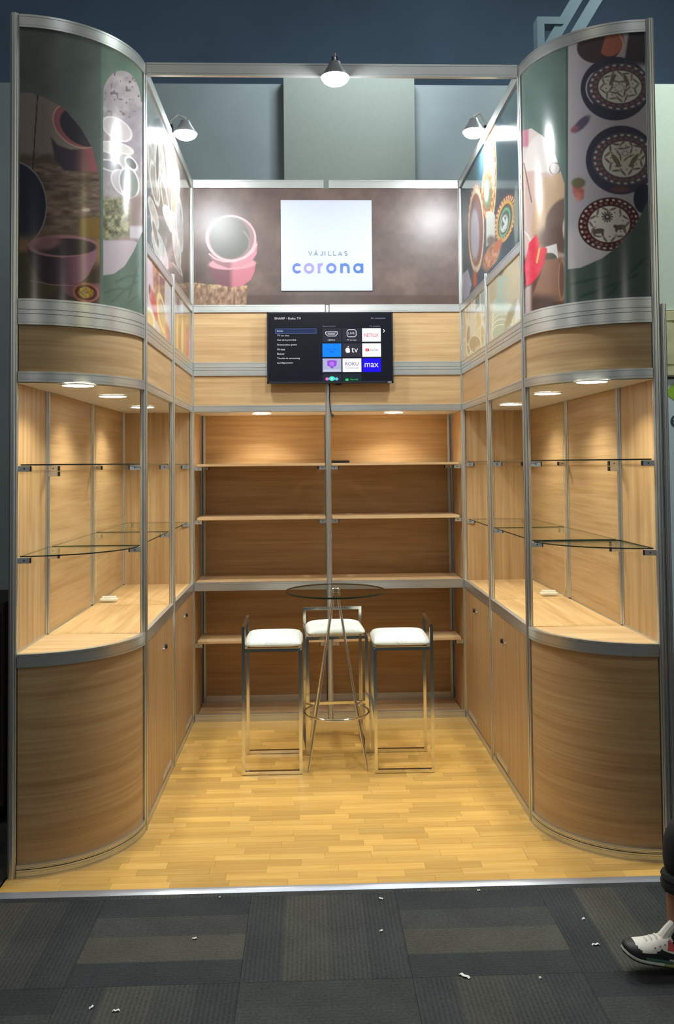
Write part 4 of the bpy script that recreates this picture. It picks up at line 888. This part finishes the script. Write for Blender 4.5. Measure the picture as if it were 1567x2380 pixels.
# ------------------------------------------------------------------ bar stools, built facing +x
QH, QW = .180, .200     # half depth, half width
def marble():
    m = mat('white_leather', lin(232, 238, 234), .38, spec=.4); b = m.node_tree.nodes['Principled BSDF']; tc = N(m, 'ShaderNodeTexCoord'); nz = N(m, 'ShaderNodeTexNoise'); nz.inputs['Scale'].default_value = 5; nz.inputs['Distortion'].default_value = 2.2; nz.inputs['Detail'].default_value = 2
    rp = N(m, 'ShaderNodeValToRGB'); e = rp.color_ramp.elements; e[0].position = .485; e[0].color = lin(236, 242, 238); e[1].position = .515; e[1].color = lin(236, 242, 238); q = e.new(.5); q.color = lin(206, 214, 214)
    L(m, tc.outputs['Object'], nz.inputs['Vector']); L(m, nz.outputs[0], rp.inputs[0]); L(m, rp.outputs[0], b.inputs['Base Color']); return m
def stool(loc, rz, label, height=.0):
    base = Vector((0, 0, 0)); t = empty('bar_stool', (0, 0, 0), label, 'stool', 'bar stools around the glass table')
    r = .0095; zs = .748; zb = .872; x0, x1 = -QH + r, QH - r
    for sy in (-1, 1):
        y = sy * (QW - r)
        g = G(); g.tube([(x0, y, zb - r), (x0, y, .003 + r), (x1, y, .003 + r), (x1, y, zs - r)], r, 4, square=True); g.out('side_frame', CHROME, t)
        g = G(); g.box((x0 - .008, y - .008, 0), (x0 + .008, y + .008, .004)); g.box((x1 - .008, y - .008, 0), (x1 + .008, y + .008, .004)); g.out('foot_pad', BLACK, t)
    g = G(); g.tube([(x0, -QW, zb), (x0, QW, zb)], r, 4, square=True); g.out('back_bar', CHROME, t)
    g = G(); g.tube([(x1, -QW + .02, .325), (x1, QW - .02, .325)], r * .9, 4, square=True); g.out('footrest', CHROME, t)
    g = G()
    for y in (-QW + .012, QW - .012): g.box((x0 + .01, y - r, zs - 2 * r), (x1 - .0, y + r, zs))
    for x in (x0 + .012, x1): g.box((x - r, -QW + .02, zs - 2 * r), (x + r, QW - .02, zs))
    g.out('seat_frame', CHROME, t)
    # cushion: pillowed slab
    n = 22; V = []; F = []; hx, hy = QH - .004, QW - .010; cx = .008
    def pil(a, b, top):
        e = (1 - abs(a) ** 5) * (1 - abs(b) ** 5); rx = 1 - .05 * abs(b) ** 4; ry = 1 - .05 * abs(a) ** 4
        return (cx + a * hx * rx, b * hy * ry, (zs + .022 + .034 * max(0, e) ** .45 + .006 * (1 - b * b)) if top else (zs + .020 - .019 * max(0, e) ** .3))
    for top in (0, 1):
        for i in range(n + 1):
            for j in range(n + 1): V.append(pil(-1 + 2 * i / n, -1 + 2 * j / n, top))
    k = (n + 1) ** 2
    for i in range(n):
        for j in range(n):
            a = i * (n + 1) + j; q = (a, a + 1, a + n + 2, a + n + 1); F += [q, tuple(x + k for x in q[::-1])]
    rim = [i for i in range(n)] + [i * (n + 1) + n for i in range(n)] + [n * (n + 1) + n - i for i in range(n)] + [(n - i) * (n + 1) for i in range(n)]
    for i in range(len(rim)): a, b = rim[i], rim[(i + 1) % len(rim)]; F.append((a, b, b + k, a + k))
    o = obj('cushion', V, F, STM, t); bm = bmesh.new(); bm.from_mesh(o.data); bmesh.ops.recalc_face_normals(bm, faces=bm.faces); bm.to_mesh(o.data); bm.free(); smooth_by_angle(o, 1.2)
    t.location = loc; t.rotation_euler = (0, 0, rz); return t
STM = marble()
st0 = stool((-.377, 5.462, .003), 0, 'white cushioned chrome bar stool left of the glass table')
c = copy_tree(st0, label='white cushioned chrome bar stool right of the glass table'); c.location = (.418, 5.445, .003); c.rotation_euler = (0, 0, PI - .015)
c = copy_tree(st0, label='white cushioned chrome bar stool behind the glass table, against the shelves'); c.location = (.016, 5.785, .003); c.rotation_euler = (0, 0, -PI / 2 + .06)

# power adapters in both cabinets
CORDM = mat('cord_cream', lin(206, 196, 168), .5)
for s, x, y, ca in ((-1, -1.415, 5.56, -1.47), (1, 1.388, 5.55, 1.475)):
    z = ZD1 - .006; t = empty('power_adapter', (x, y, z), 'white plastic power adapter lying on the counter inside the %s display cabinet' % ('left' if s < 0 else 'right'), 'adapter', 'power adapters in the cabinets')
    g = G(); g.box((x - .055, y - .028, z), (x + .055, y + .028, z + .036), bev=.013); g.out('adapter_body', WHITEP, t, smooth=True)
    g = G(); e = x + (-.055 if s < 0 else .055); g.tube([(e, y, z + .014), ((e + ca) / 2, y - .02, z + .006), (ca, y - .02, z + .012), (s * 1.478, Y2 + .03, z + .06), (s * 1.478, Y2 + .03, ZC0 - .01)], .0026, 7); g.out('cord', CORDM, t, smooth=True)

# ------------------------------------------------------------------ scraps on the carpet
scr_m = mat('paper_scrap', lin(225, 226, 220), .8)
sc_ = [(.127, 3.498, .012, .3, 'right of the middle, in front of the metal edge strip'), (.401, 3.18, .034, -.7, 'on the brown carpet tile, the largest scrap'), (-.542, 3.80, .006, .2, 'left of the middle, against the metal edge strip'),
       (-.905, 3.063, .016, .9, 'at the lower left, on a ribbed tile'), (-.817, 3.04, .020, .1, 'at the lower left, the more rightward of two'), (.576, 3.80, .012, 0, 'right of the middle, against the metal edge strip'),
       (.94, 3.358, .024, .1, 'just left of the sneaker'), (.145, 3.753, .016, -.5, 'curled, close to the edge strip right of the middle'), (-.609, 3.48, .015, .2, 'left of the middle of the carpet'), (.953, 3.546, .010, .5, 'between the sneaker and the right cabinet'), (.67, 3.154, .006, .5, 'tiny, right of the largest scrap')]
for x, y, l, a, lab in sc_:
    l *= .62
    P = []; w = max(.004, l * .3); k = 5
    for i in range(k + 1):
        tt = -l + 2 * l * i / k
        for e in (-1, 1): P.append((x + tt * math.cos(a) - e * w * math.sin(a), y + tt * math.sin(a) + e * w * math.cos(a) + .002 * math.sin(i * 2), .0015 + .004 * abs(math.sin(i * 1.3))))
    Q = P + [(p[0], p[1], p[2] + .0012) for p in P]; m_ = len(P)
    F = [(2 * i, 2 * i + 1, 2 * i + 3, 2 * i + 2) for i in range(k)] + [(m_ + 2 * i, m_ + 2 * i + 2, m_ + 2 * i + 3, m_ + 2 * i + 1) for i in range(k)]
    F += [(2 * i, 2 * i + 2, m_ + 2 * i + 2, m_ + 2 * i) for i in range(k)] + [(2 * i + 1, m_ + 2 * i + 1, m_ + 2 * i + 3, 2 * i + 3) for i in range(k)] + [(0, m_, m_ + 1, 1), (2 * k, 2 * k + 1, m_ + 2 * k + 1, m_ + 2 * k)]
    tag(obj('paper_scrap', Q, F, scr_m, None, loc=(x, y, 0)), 'white scrap on the carpet, ' + lab, 'scrap', 'white scraps on the carpet')

# ------------------------------------------------------------------ surroundings
g = G(); g.box((-.374, 8.86, 0), (.985, 8.98, 5.90)); tag(g.out('partition_panel', noisy(mat('panel_pale', lin(136, 142, 134), .7), amount=.03), None), 'pale tall partition panel standing behind the booth, seen above the back wall', 'panel')
pale = noisy(mat('panel_greenish_white', lin(206, 218, 204), .6), amount=.03)
g = G(); g.box((2.55, 7.0, 3.10), (4.6, 7.08, 4.99)); g.box((2.55, 7.09, -.012), (4.6, 7.15, 4.99)); tag(g.out('partition_panel', pale, None), 'greenish white high panel of the neighbouring stand right of the booth', 'panel')
t = empty('picture_frame', (3.25, 7.0, 2.55), 'thick cream relief frame on the neighbouring stand, above its banner', 'frame')
cream = noisy(mat('cream_frame', lin(206, 204, 160), .6), (9, 9, 9), .12); g = G()
g.box((2.70, 6.96, 3.00), (3.8, 7.06, 3.09), bev=.01); g.box((2.70, 6.96, 2.55), (3.8, 7.06, 2.64), bev=.01); g.box((2.70, 6.96, 2.64), (2.86, 7.06, 3.00), bev=.01); g.box((3.64, 6.96, 2.64), (3.8, 7.06, 3.00), bev=.01); g.out('frame_bars', cream, t)
g = G(); g.box((2.86, 7.02, 2.64), (3.64, 7.05, 3.00)); g.out('picture', mat('frame_inner', lin(190, 188, 150), .6), t)
t = empty('banner', (3.35, 7.0, .0), 'pale blue banner with a green leaf and dark lettering at the right edge', 'banner')
g = G(); g.box((2.60, 7.0, .02), (4.1, 7.03, 2.53)); g.out('banner_cloth', mat('banner_blue', lin(206, 222, 232), .6), t)
g = G(); lp = [(2.800, 2.44), (2.835, 2.475), (2.85, 2.50), (2.858, 2.47), (2.89, 2.46), (2.94, 2.47), (2.97, 2.42), (2.93, 2.36), (2.88, 2.33), (2.84, 2.37), (2.81, 2.39)]
g.add([(x, 6.997, z) for x, z in lp], [tuple(range(len(lp)))]); g.out('leaf_mark', mat('leaf_green', lin(150, 200, 50), .5), t)
g = G(); text_on(g, 'e', 2.822, 2.135, 6.996, .17, height=.10, width=.085, bold=.0); g.out('letter', mat('banner_ink', lin(50, 70, 80), .5), t)
for k, (x, y) in enumerate(((XO + .036, Y0 + .0), (XO + .046, Y0 + .04))):
    g = G(); post_geo(g, x, y, -.012, 2.60, .0145 if k == 0 else .012); tag(g.out('stand_post', ALU, None, loc=(x, y, -.012)), ('aluminium post of the neighbouring stand touching the right corner post', 'aluminium post of the neighbouring stand, the outermost at the right')[k], 'post')
g = G(); g.box((XO + .030, Y0 + .056, -.012), (XO + .052, 6.9, 2.58)); tag(g.out('partition_wall', mat('stand_side', lin(70, 72, 70), .7), None), 'dark side wall of the neighbouring stand behind its posts', 'panel')
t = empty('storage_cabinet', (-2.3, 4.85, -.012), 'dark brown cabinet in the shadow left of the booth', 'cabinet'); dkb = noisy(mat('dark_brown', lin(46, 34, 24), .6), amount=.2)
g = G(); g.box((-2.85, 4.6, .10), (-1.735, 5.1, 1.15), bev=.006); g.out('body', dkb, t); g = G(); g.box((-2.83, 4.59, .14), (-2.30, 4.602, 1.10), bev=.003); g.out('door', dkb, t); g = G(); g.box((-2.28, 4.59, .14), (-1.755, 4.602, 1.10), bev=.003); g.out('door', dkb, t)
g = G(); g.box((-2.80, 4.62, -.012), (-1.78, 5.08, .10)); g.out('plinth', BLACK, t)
t = empty('ceiling_truss', (2.05, 7.0, 5.45), 'pale diagonal truss member of two bars under the hall ceiling, above the right corner', 'truss'); tm = mat('truss_paint', lin(90, 114, 126), .6)
for a, b in (((1.86, 7.0, 5.28), (2.62, 7.0, 6.55)), ((2.02, 7.04, 5.28), (2.80, 7.04, 6.55))):
    g = G(); g.tube([a, b], .045, 4, square=True); g.out('truss_bar', tm, t)
g = G(); g.box((1.76, 6.94, 5.18), (1.82, 7.06, 5.46)); g.box((1.76, 6.94, 5.46), (1.98, 7.06, 5.52)); g.out('truss_bracket', tm, t)
for x in (2.62, 2.80): 
    g = G(); g.tube([(x, 7.02, 6.50), (x, 7.02, 9.0)], .04, 4, square=True); g.out('truss_hanger', tm, t)

# ------------------------------------------------------------------ the person at the right edge
def skin(name, V, E, Rd, m, parent, lv=2):
    me = bpy.data.meshes.new('t'); me.from_pydata([tuple(p) for p in V], E, []); o = bpy.data.objects.new('t', me); COL.objects.link(o)
    md = o.modifiers.new('s', 'SKIN'); md.use_smooth_shade = True; md.branch_smoothing = .6
    for i, r in enumerate(Rd): me.skin_vertices[0].data[i].radius = (r, r) if not hasattr(r, '__len__') else r
    me.skin_vertices[0].data[0].use_root = True
    sb = o.modifiers.new('b', 'SUBSURF'); sb.levels = lv; sb.render_levels = lv
    dg = bpy.context.evaluated_depsgraph_get(); ne = bpy.data.meshes.new_from_object(o.evaluated_get(dg)); bpy.data.objects.remove(o)
    base = np.array(wloc(parent)); co = np.zeros(len(ne.vertices) * 3); ne.vertices.foreach_get('co', co); co = co.reshape(-1, 3) - base; ne.vertices.foreach_set('co', co.ravel())
    ne.name = name; ne.materials.clear(); ne.materials.append(m); ne.polygons.foreach_set('use_smooth', [True] * len(ne.polygons))
    q = bpy.data.objects.new(name, ne); COL.objects.link(q); q.parent = parent; return q
PB = (1.62, 3.30, -.012)
pe = empty('person', PB, 'seated person cut off by the right edge: black cropped trousers, black socks, white sneaker', 'person')
SKINM = noisy(mat('skin', lin(150, 104, 82), .5), (8, 8, 8), .06); HAIR = mat('hair_black', lin(24, 20, 18), .6); CLOTH = noisy(mat('black_cotton', lin(30, 31, 31), .85), (30, 30, 30), .2, .3); SHIRT = noisy(mat('dark_shirt', lin(46, 50, 56), .85), (20, 20, 20), .1)
FY = 3.185
KN1, AN1 = (1.208, FY + .01, .498), (1.203, FY + .005, .115); KN2, AN2 = (1.52, 3.52, .50), (1.62, 3.54, .10)
HIP1, HIP2 = (1.62, 3.23, .53), (1.64, 3.42, .53)
V = [(1.66, 3.325, .57), HIP1, (1.42, 3.20, .525), KN1, (1.212, FY + .006, .36), (1.206, FY + .005, .24), AN1, (1.225, FY, .062), (1.14, FY, .06), (1.06, FY - .002, .062),
     HIP2, (1.58, 3.47, .52), KN2, (1.56, 3.53, .36), (1.60, 3.535, .22), AN2, (1.635, 3.54, .045), (1.55, 3.55, .03), (1.48, 3.555, .03),
     (1.68, 3.325, .72), (1.67, 3.325, .90), (1.63, 3.325, 1.05), (1.61, 3.325, 1.13), (1.595, 3.325, 1.20),
     (1.63, 3.15, 1.06), (1.68, 3.10, .82), (1.53, 3.17, .68), (1.49, 3.18, .655),
     (1.63, 3.50, 1.06), (1.70, 3.55, .82), (1.60, 3.50, .68), (1.56, 3.49, .655)]
E_ = [(0, 1), (1, 2), (2, 3), (3, 4), (4, 5), (5, 6), (6, 7), (7, 8), (8, 9), (0, 10), (10, 11), (11, 12), (12, 13), (13, 14), (14, 15), (15, 16), (16, 17), (17, 18), (0, 19), (19, 20), (20, 21), (21, 22), (22, 23), (21, 24), (24, 25), (25, 26), (26, 27), (21, 28), (28, 29), (29, 30), (30, 31)]
Rd = [.12, .085, .072, .050, .056, .056, .050, .032, .028, .022, .085, .072, .056, .056, .044, .034, .032, .028, .022, .12, .13, .12, .06, .05, .052, .042, .030, .026, .052, .042, .030, .026]
body = skin('body', V, E_, Rd, SKINM, pe)
def hand(x, y, z, s):
    for k in range(4):
        yy = y + s * (-.024 + .016 * k); l = (.062, .072, .067, .052)[k]
        skin('finger', [(x, yy, z), (x - l * .5, yy, z - .004), (x - l * .95, yy, z - .016), (x - l * 1.25, yy, z - .034)], [(0, 1), (1, 2), (2, 3)], [.010, .009, .008, .007], SKINM, body, 1)
    skin('thumb', [(x + .03, y + s * -.03, z), (x, y + s * -.05, z - .005), (x - .03, y + s * -.056, z - .012)], [(0, 1), (1, 2)], [.012, .010, .008], SKINM, body, 1)
# palms closing the arms, then the head
skin('palm', [(1.48, 3.18, .655), (1.45, 3.185, .65), (1.415, 3.19, .645)], [(0, 1), (1, 2)], [(.026, .02), (.034, .015), (.034, .013)], SKINM, body, 1); hand(1.405, 3.19, .642, 1)
skin('palm', [(1.55, 3.49, .655), (1.52, 3.485, .65), (1.485, 3.48, .645)], [(0, 1), (1, 2)], [(.026, .02), (.034, .015), (.034, .013)], SKINM, body, 1); hand(1.475, 3.48, .642, -1)
hc = Vector((1.575, 3.325, 1.315)); n1_, n2_ = 24, 32; V = []; F = []
for i in range(n1_ + 1):
    ph = PI * i / n1_
    for j in range(n2_):
        th = 2 * PI * j / n2_; x, y, z = math.sin(ph) * math.cos(th), math.sin(ph) * math.sin(th), math.cos(ph)
        f = max(0, -x); jaw = max(0, -z); px_, py_, pz_ = x * .098, y * .077 * (1 - .28 * jaw), z * .118
        if x < 0:
            px_ -= .026 * math.exp(-((y / .16) ** 2)) * math.exp(-(((z + .12) / .2) ** 2)); px_ += .008 * math.exp(-(((abs(y) - .36) / .14) ** 2)) * math.exp(-(((z - .06) / .12) ** 2)); px_ -= .008 * math.exp(-((y / .3) ** 2)) * math.exp(-(((z + .48) / .08) ** 2)); px_ -= .010 * math.exp(-((y / .3) ** 2)) * math.exp(-(((z + .85) / .2) ** 2))
        V.append(hc + Vector((px_, py_, pz_)))
for i in range(n1_):
    for j in range(n2_): F.append((i * n2_ + j, (i + 1) * n2_ + j, (i + 1) * n2_ + (j + 1) % n2_, i * n2_ + (j + 1) % n2_))
hd_ = obj('head', V, F, SKINM, pe, smooth=True)
for s in (-1, 1):
    g = G(); g.lathe(hc + Vector((-.078, s * .030, .010)), [(.001, -.011), (.008, -.008), (.0115, 0), (.008, .008), (.001, .011)], 14); g.out('eye', mat('eye_white', lin(230, 228, 224), .2), hd_, smooth=True)
    g = G(); g.lathe(hc + Vector((-.0885, s * .030, .010)), [(.001, -.002), (.0055, -.0005), (.001, .0012)], 14, axis=(-1, 0, 0)); g.out('iris', mat('iris_brown', lin(50, 30, 20), .2), hd_)
    g = G(); g.tube([hc + Vector((.00, s * .074, .03)), hc + Vector((.016, s * .083, .022)), hc + Vector((.016, s * .083, -.008)), hc + Vector((.0, s * .075, -.03))], .009, 8); g.out('ear', SKINM, hd_, smooth=True)
g = G(); g.box(hc + Vector((-.107, -.022, -.060)), hc + Vector((-.094, .022, -.054)), bev=.002); g.out('mouth', mat('lips', lin(140, 78, 72), .5), hd_)
V2 = []; F2 = []
for i in range(13):
    for j in range(n2_):
        ph = PI * i / n1_; th = 2 * PI * j / n2_; cut = 1.0
        x, y, z = math.sin(ph) * math.cos(th), math.sin(ph) * math.sin(th), math.cos(ph)
        face = float(smooth(.10, .45, -x)) * float(smooth(.72, .50, z) if False else 1 - smooth(.50, .66, z)); k_ = 1 - .22 * face
        V2.append(hc + Vector((x * .108 * k_ + .004, y * .088 * k_, z * .130 * (1 - .1 * face))))
for i in range(12):
    for j in range(n2_): F2.append((i * n2_ + j, (i + 1) * n2_ + j, (i + 1) * n2_ + (j + 1) % n2_, i * n2_ + (j + 1) % n2_))
obj('hair', V2, F2, HAIR, hd_, smooth=True)
# clothes
hem = .325
skin('trousers', [(1.66, 3.325, .57), HIP1, (1.42, 3.20, .525), (1.207, FY + .012, .488), (1.212, FY + .006, .40), (1.212, FY + .006, hem), HIP2, (1.58, 3.47, .52), (1.522, 3.52, .495), (1.55, 3.53, .40), (1.57, 3.53, hem), (1.68, 3.325, .70)],
     [(0, 1), (1, 2), (2, 3), (3, 4), (4, 5), (0, 6), (6, 7), (7, 8), (8, 9), (9, 10), (0, 11)], [.132, .098, .086, .071, .073, .069, .098, .086, .071, .073, .069, .130], CLOTH, pe)
for (x, y) in ((1.212, FY + .006), (1.57, 3.53)):
    g = G(); g.lathe((x, y, hem), [(.060, -.035), (.073, -.038), (.077, -.02), (.072, -.004), (.076, .006), (.070, .02), (.060, .022)], 22)
    g.v = [(p[0] + .003 * math.sin(9 * math.atan2(p[1] - y, p[0] - x) + 40 * p[2]), p[1], p[2]) for p in g.v]; g.out('trouser_cuff', CLOTH, pe, smooth=True)
skin('shirt', [(1.665, 3.325, .585), (1.675, 3.325, .90), (1.635, 3.325, 1.05), (1.62, 3.325, 1.10), (1.63, 3.15, 1.06), (1.665, 3.115, .90), (1.63, 3.50, 1.06), (1.68, 3.535, .90)],
     [(0, 1), (1, 2), (2, 3), (2, 4), (4, 5), (2, 6), (6, 7)], [.142, .146, .134, .075, .068, .060, .068, .060], SHIRT, pe)
# sneaker: axis from heel to toe, tipped up on the heel
WHT = noisy(mat('sneaker_white', lin(226, 224, 214), .6), (60, 60, 60), .06); SBK = mat('sneaker_black', lin(30, 33, 34), .55); SRED = mat('sneaker_red', lin(214, 84, 84), .5); SOLE = mat('sneaker_sole_white', lin(206, 210, 196), .5); SOLY = mat('sneaker_sole_olive', lin(150, 152, 92), .5); GUM = mat('outsole', lin(36, 40, 38), .7); TEAL = mat('sneaker_teal', lin(60, 104, 90), .5)
def sneaker(hx, hy, hz, pitch, yaw, flip=1):
    t = empty('sneaker', (hx, hy, hz)); t.parent = pe; t.location = Vector((hx, hy, hz)) - Vector(PB)
    ca, sa = math.cos(pitch), math.sin(pitch); cw, sw = math.cos(yaw), math.sin(yaw)
    def W(a, w, h):
        x = -(a * ca - h * sa); z = a * sa + h * ca; return (hx + x * cw - w * sw, hy + x * sw + w * cw, hz + z)
    A_ = [0, .01, .035, .07, .105, .14, .175, .21, .24, .262, .278, .287]
    Wd = [.020, .029, .036, .038, .039, .042, .046, .049, .048, .043, .032, .014]
    Tp = [.088, .098, .094, .084, .097, .102, .086, .068, .057, .051, .045, .038]
    def wid(a): return float(np.interp(a, A_, Wd))
    def top(a): return float(np.interp(a, A_, Tp))
    nA, nS = 44, 26; V = []; F = []; MI = []
    for i in range(nA + 1):
        a = .287 * i / nA; w, tp_ = wid(a), top(a)
        for j in range(nS + 1):
            ph = PI * j / nS; c_, s_ = math.cos(ph), max(0.0, math.sin(ph))
            V.append(W(a, -w * math.copysign(abs(c_) ** .55, c_) * (1 - .30 * s_ ** 2), .026 + (tp_ - .026) * s_ ** .8))
    for i in range(nA):
        for j in range(nS):
            F.append((i * (nS + 1) + j, (i + 1) * (nS + 1) + j, (i + 1) * (nS + 1) + j + 1, i * (nS + 1) + j + 1)); a = .287 * (i + .5) / nA; s_ = max(0.0, math.sin(PI * (j + .5) / nS)); h = .026 + (top(a) - .026) * s_ ** .8
            gd = float(np.interp(a, [0, .04, .10, .13, .155, .175, .20, .23, .25, .275, .287], [.034, .030, .030, .034, .046, .050, .038, .038, .049, .060, .06]))
            MI.append(1 if h < gd else (2 if (.095 < a < .142 and .058 < h < .090) else 0))
    n0 = len(V); F.append(tuple(range(nS + 1))); MI.append(0); F.append(tuple(range(nA * (nS + 1), nA * (nS + 1) + nS + 1))[::-1]); MI.append(1)
    o = obj('upper', V, F, None, t, smooth=True, mats=[WHT, SBK, SRED], midx=MI)
    def strip(name, h0, h1, ov, mats, f_mi):
        V = []; F = []; MI = []; n = 46
        for i in range(n + 1):
            a = -.004 + .294 * i / n; w = wid(max(0, min(.287, a))) + ov
            if i in (0, n): w *= .7
            lift = .010 * max(0, (a - .22) / .067) ** 2
            for q in ((-w, h0 + lift), (-w * 1.02, (h0 + h1) / 2 + lift), (-w, h1 + lift), (w, h1 + lift), (w * 1.02, (h0 + h1) / 2 + lift), (w, h0 + lift)): V.append(W(a, *q))
        for i in range(n):
            for j in range(6): F.append((i * 6 + j, (i + 1) * 6 + j, (i + 1) * 6 + (j + 1) % 6, i * 6 + (j + 1) % 6)); MI.append(f_mi(.294 * i / n))
        F += [tuple(range(6))[::-1], tuple(range(n * 6, n * 6 + 6))]; MI += [f_mi(0), f_mi(.29)]
        o = obj(name, V, F, None, t, smooth=False, mats=mats, midx=MI); bm = bmesh.new(); bm.from_mesh(o.data); bmesh.ops.recalc_face_normals(bm, faces=bm.faces); bm.to_mesh(o.data); bm.free()
    strip('outsole', 0, .006, .001, [GUM], lambda a: 0); strip('midsole', .006, .015, .004, [SOLE, SOLY], lambda a: 1 if a < .15 else 0); strip('foam_band', .015, .026, .0025, [SBK, TEAL, SOLY], lambda a: 2 if a < .12 else (1 if a < .22 else 0))
    # tongue, collar, laces, side mark
    g = G(); g.tube([W(.150, 0, .085), W(.135, 0, .118), W(.118, 0, .150)], [.022, .019, .015], 10); g.v = g.v; g.out('tongue', WHT, t, smooth=True)
    g = G(); g.tube([W(.112, 0, .06), W(.098, 0, .09), W(.076, 0, .12), W(.066, 0, .155), W(.066, 0, .188)], [.034, .037, .043, .047, .049], 18); g.out('sock', mat('sock_black', lin(22, 24, 28), .9), t, smooth=True)
    g = G()
    for k in range(6):
        a = .125 + .017 * k; h = top(a); g.tube([W(a, -.026, h - .014), W(a + .004, -.010, h + .001), W(a + .004, .010, h + .001), W(a, .026, h - .014)], .0036, 6)
    g.out('lace', WHT, t, smooth=True)
    g = G()
    for k in range(5):
        a = .122 + .017 * k; h = top(a) - .018; w = wid(a) * .86; p = W(a, -w, h); g.lathe(p, [(.001, -.002), (.003, 0), (.001, .002)], 8)
    g.out('eyelet', SBK, t)
    sw_ = [(.165, .052), (.158, .040), (.140, .033), (.115, .034), (.060, .046), (.012, .064), (.060, .055), (.105, .050), (.130, .050), (.142, .056), (.150, .068), (.160, .064)]
    def surf(a, h):
        s_ = max(0, min(1, (h - .026) / (top(a) - .026))) ** (1 / .8); c_ = math.sqrt(max(0, 1 - s_ * s_)); return -(wid(a) * c_ ** .55 * (1 - .30 * s_ ** 2)) - .0022
    up_ = [(.166, .062), (.160, .058), (.150, .056), (.138, .054), (.120, .052), (.100, .052), (.075, .055), (.045, .061), (.015, .068)]
    lo_ = [(.172, .054), (.168, .044), (.158, .037), (.140, .033), (.118, .033), (.095, .037), (.068, .045), (.042, .055), (.015, .067)]
    V = [W(a, surf(a, h), h) for a, h in up_] + [W(a, surf(a, h), h) for a, h in lo_]; k = len(up_)
    obj('side_mark', V, [(i, i + 1, k + i + 1, k + i) for i in range(k - 1)], SBK, t)
    return t
sneaker(1.258, FY - .01, .006, math.radians(12.5), math.radians(-1))
sneaker(1.68, 3.54, -.010, math.radians(1), math.radians(-4))
# the folding chair under the person
ch = empty('chair', (1.68, 3.33, -.012), 'black folding chair under the person at the right edge', 'chair')
g = G(); g.box((1.47, 3.11, .425), (1.88, 3.54, .45), bev=.008); g.out('seat', BLACK, ch)
g = G(); g.box((1.875, 3.13, .66), (1.895, 3.52, .92), bev=.006); g.out('backrest', BLACK, ch)
for y in (3.12, 3.53):
    for a, b in (((1.50, y, -.008), (1.905, y, .92)), ((1.86, y, -.008), (1.54, y, .43))):
        g = G(); g.tube([a, b], .011, 8); g.out('leg', SILV, ch, smooth=True)
print('objects', len(bpy.data.objects))
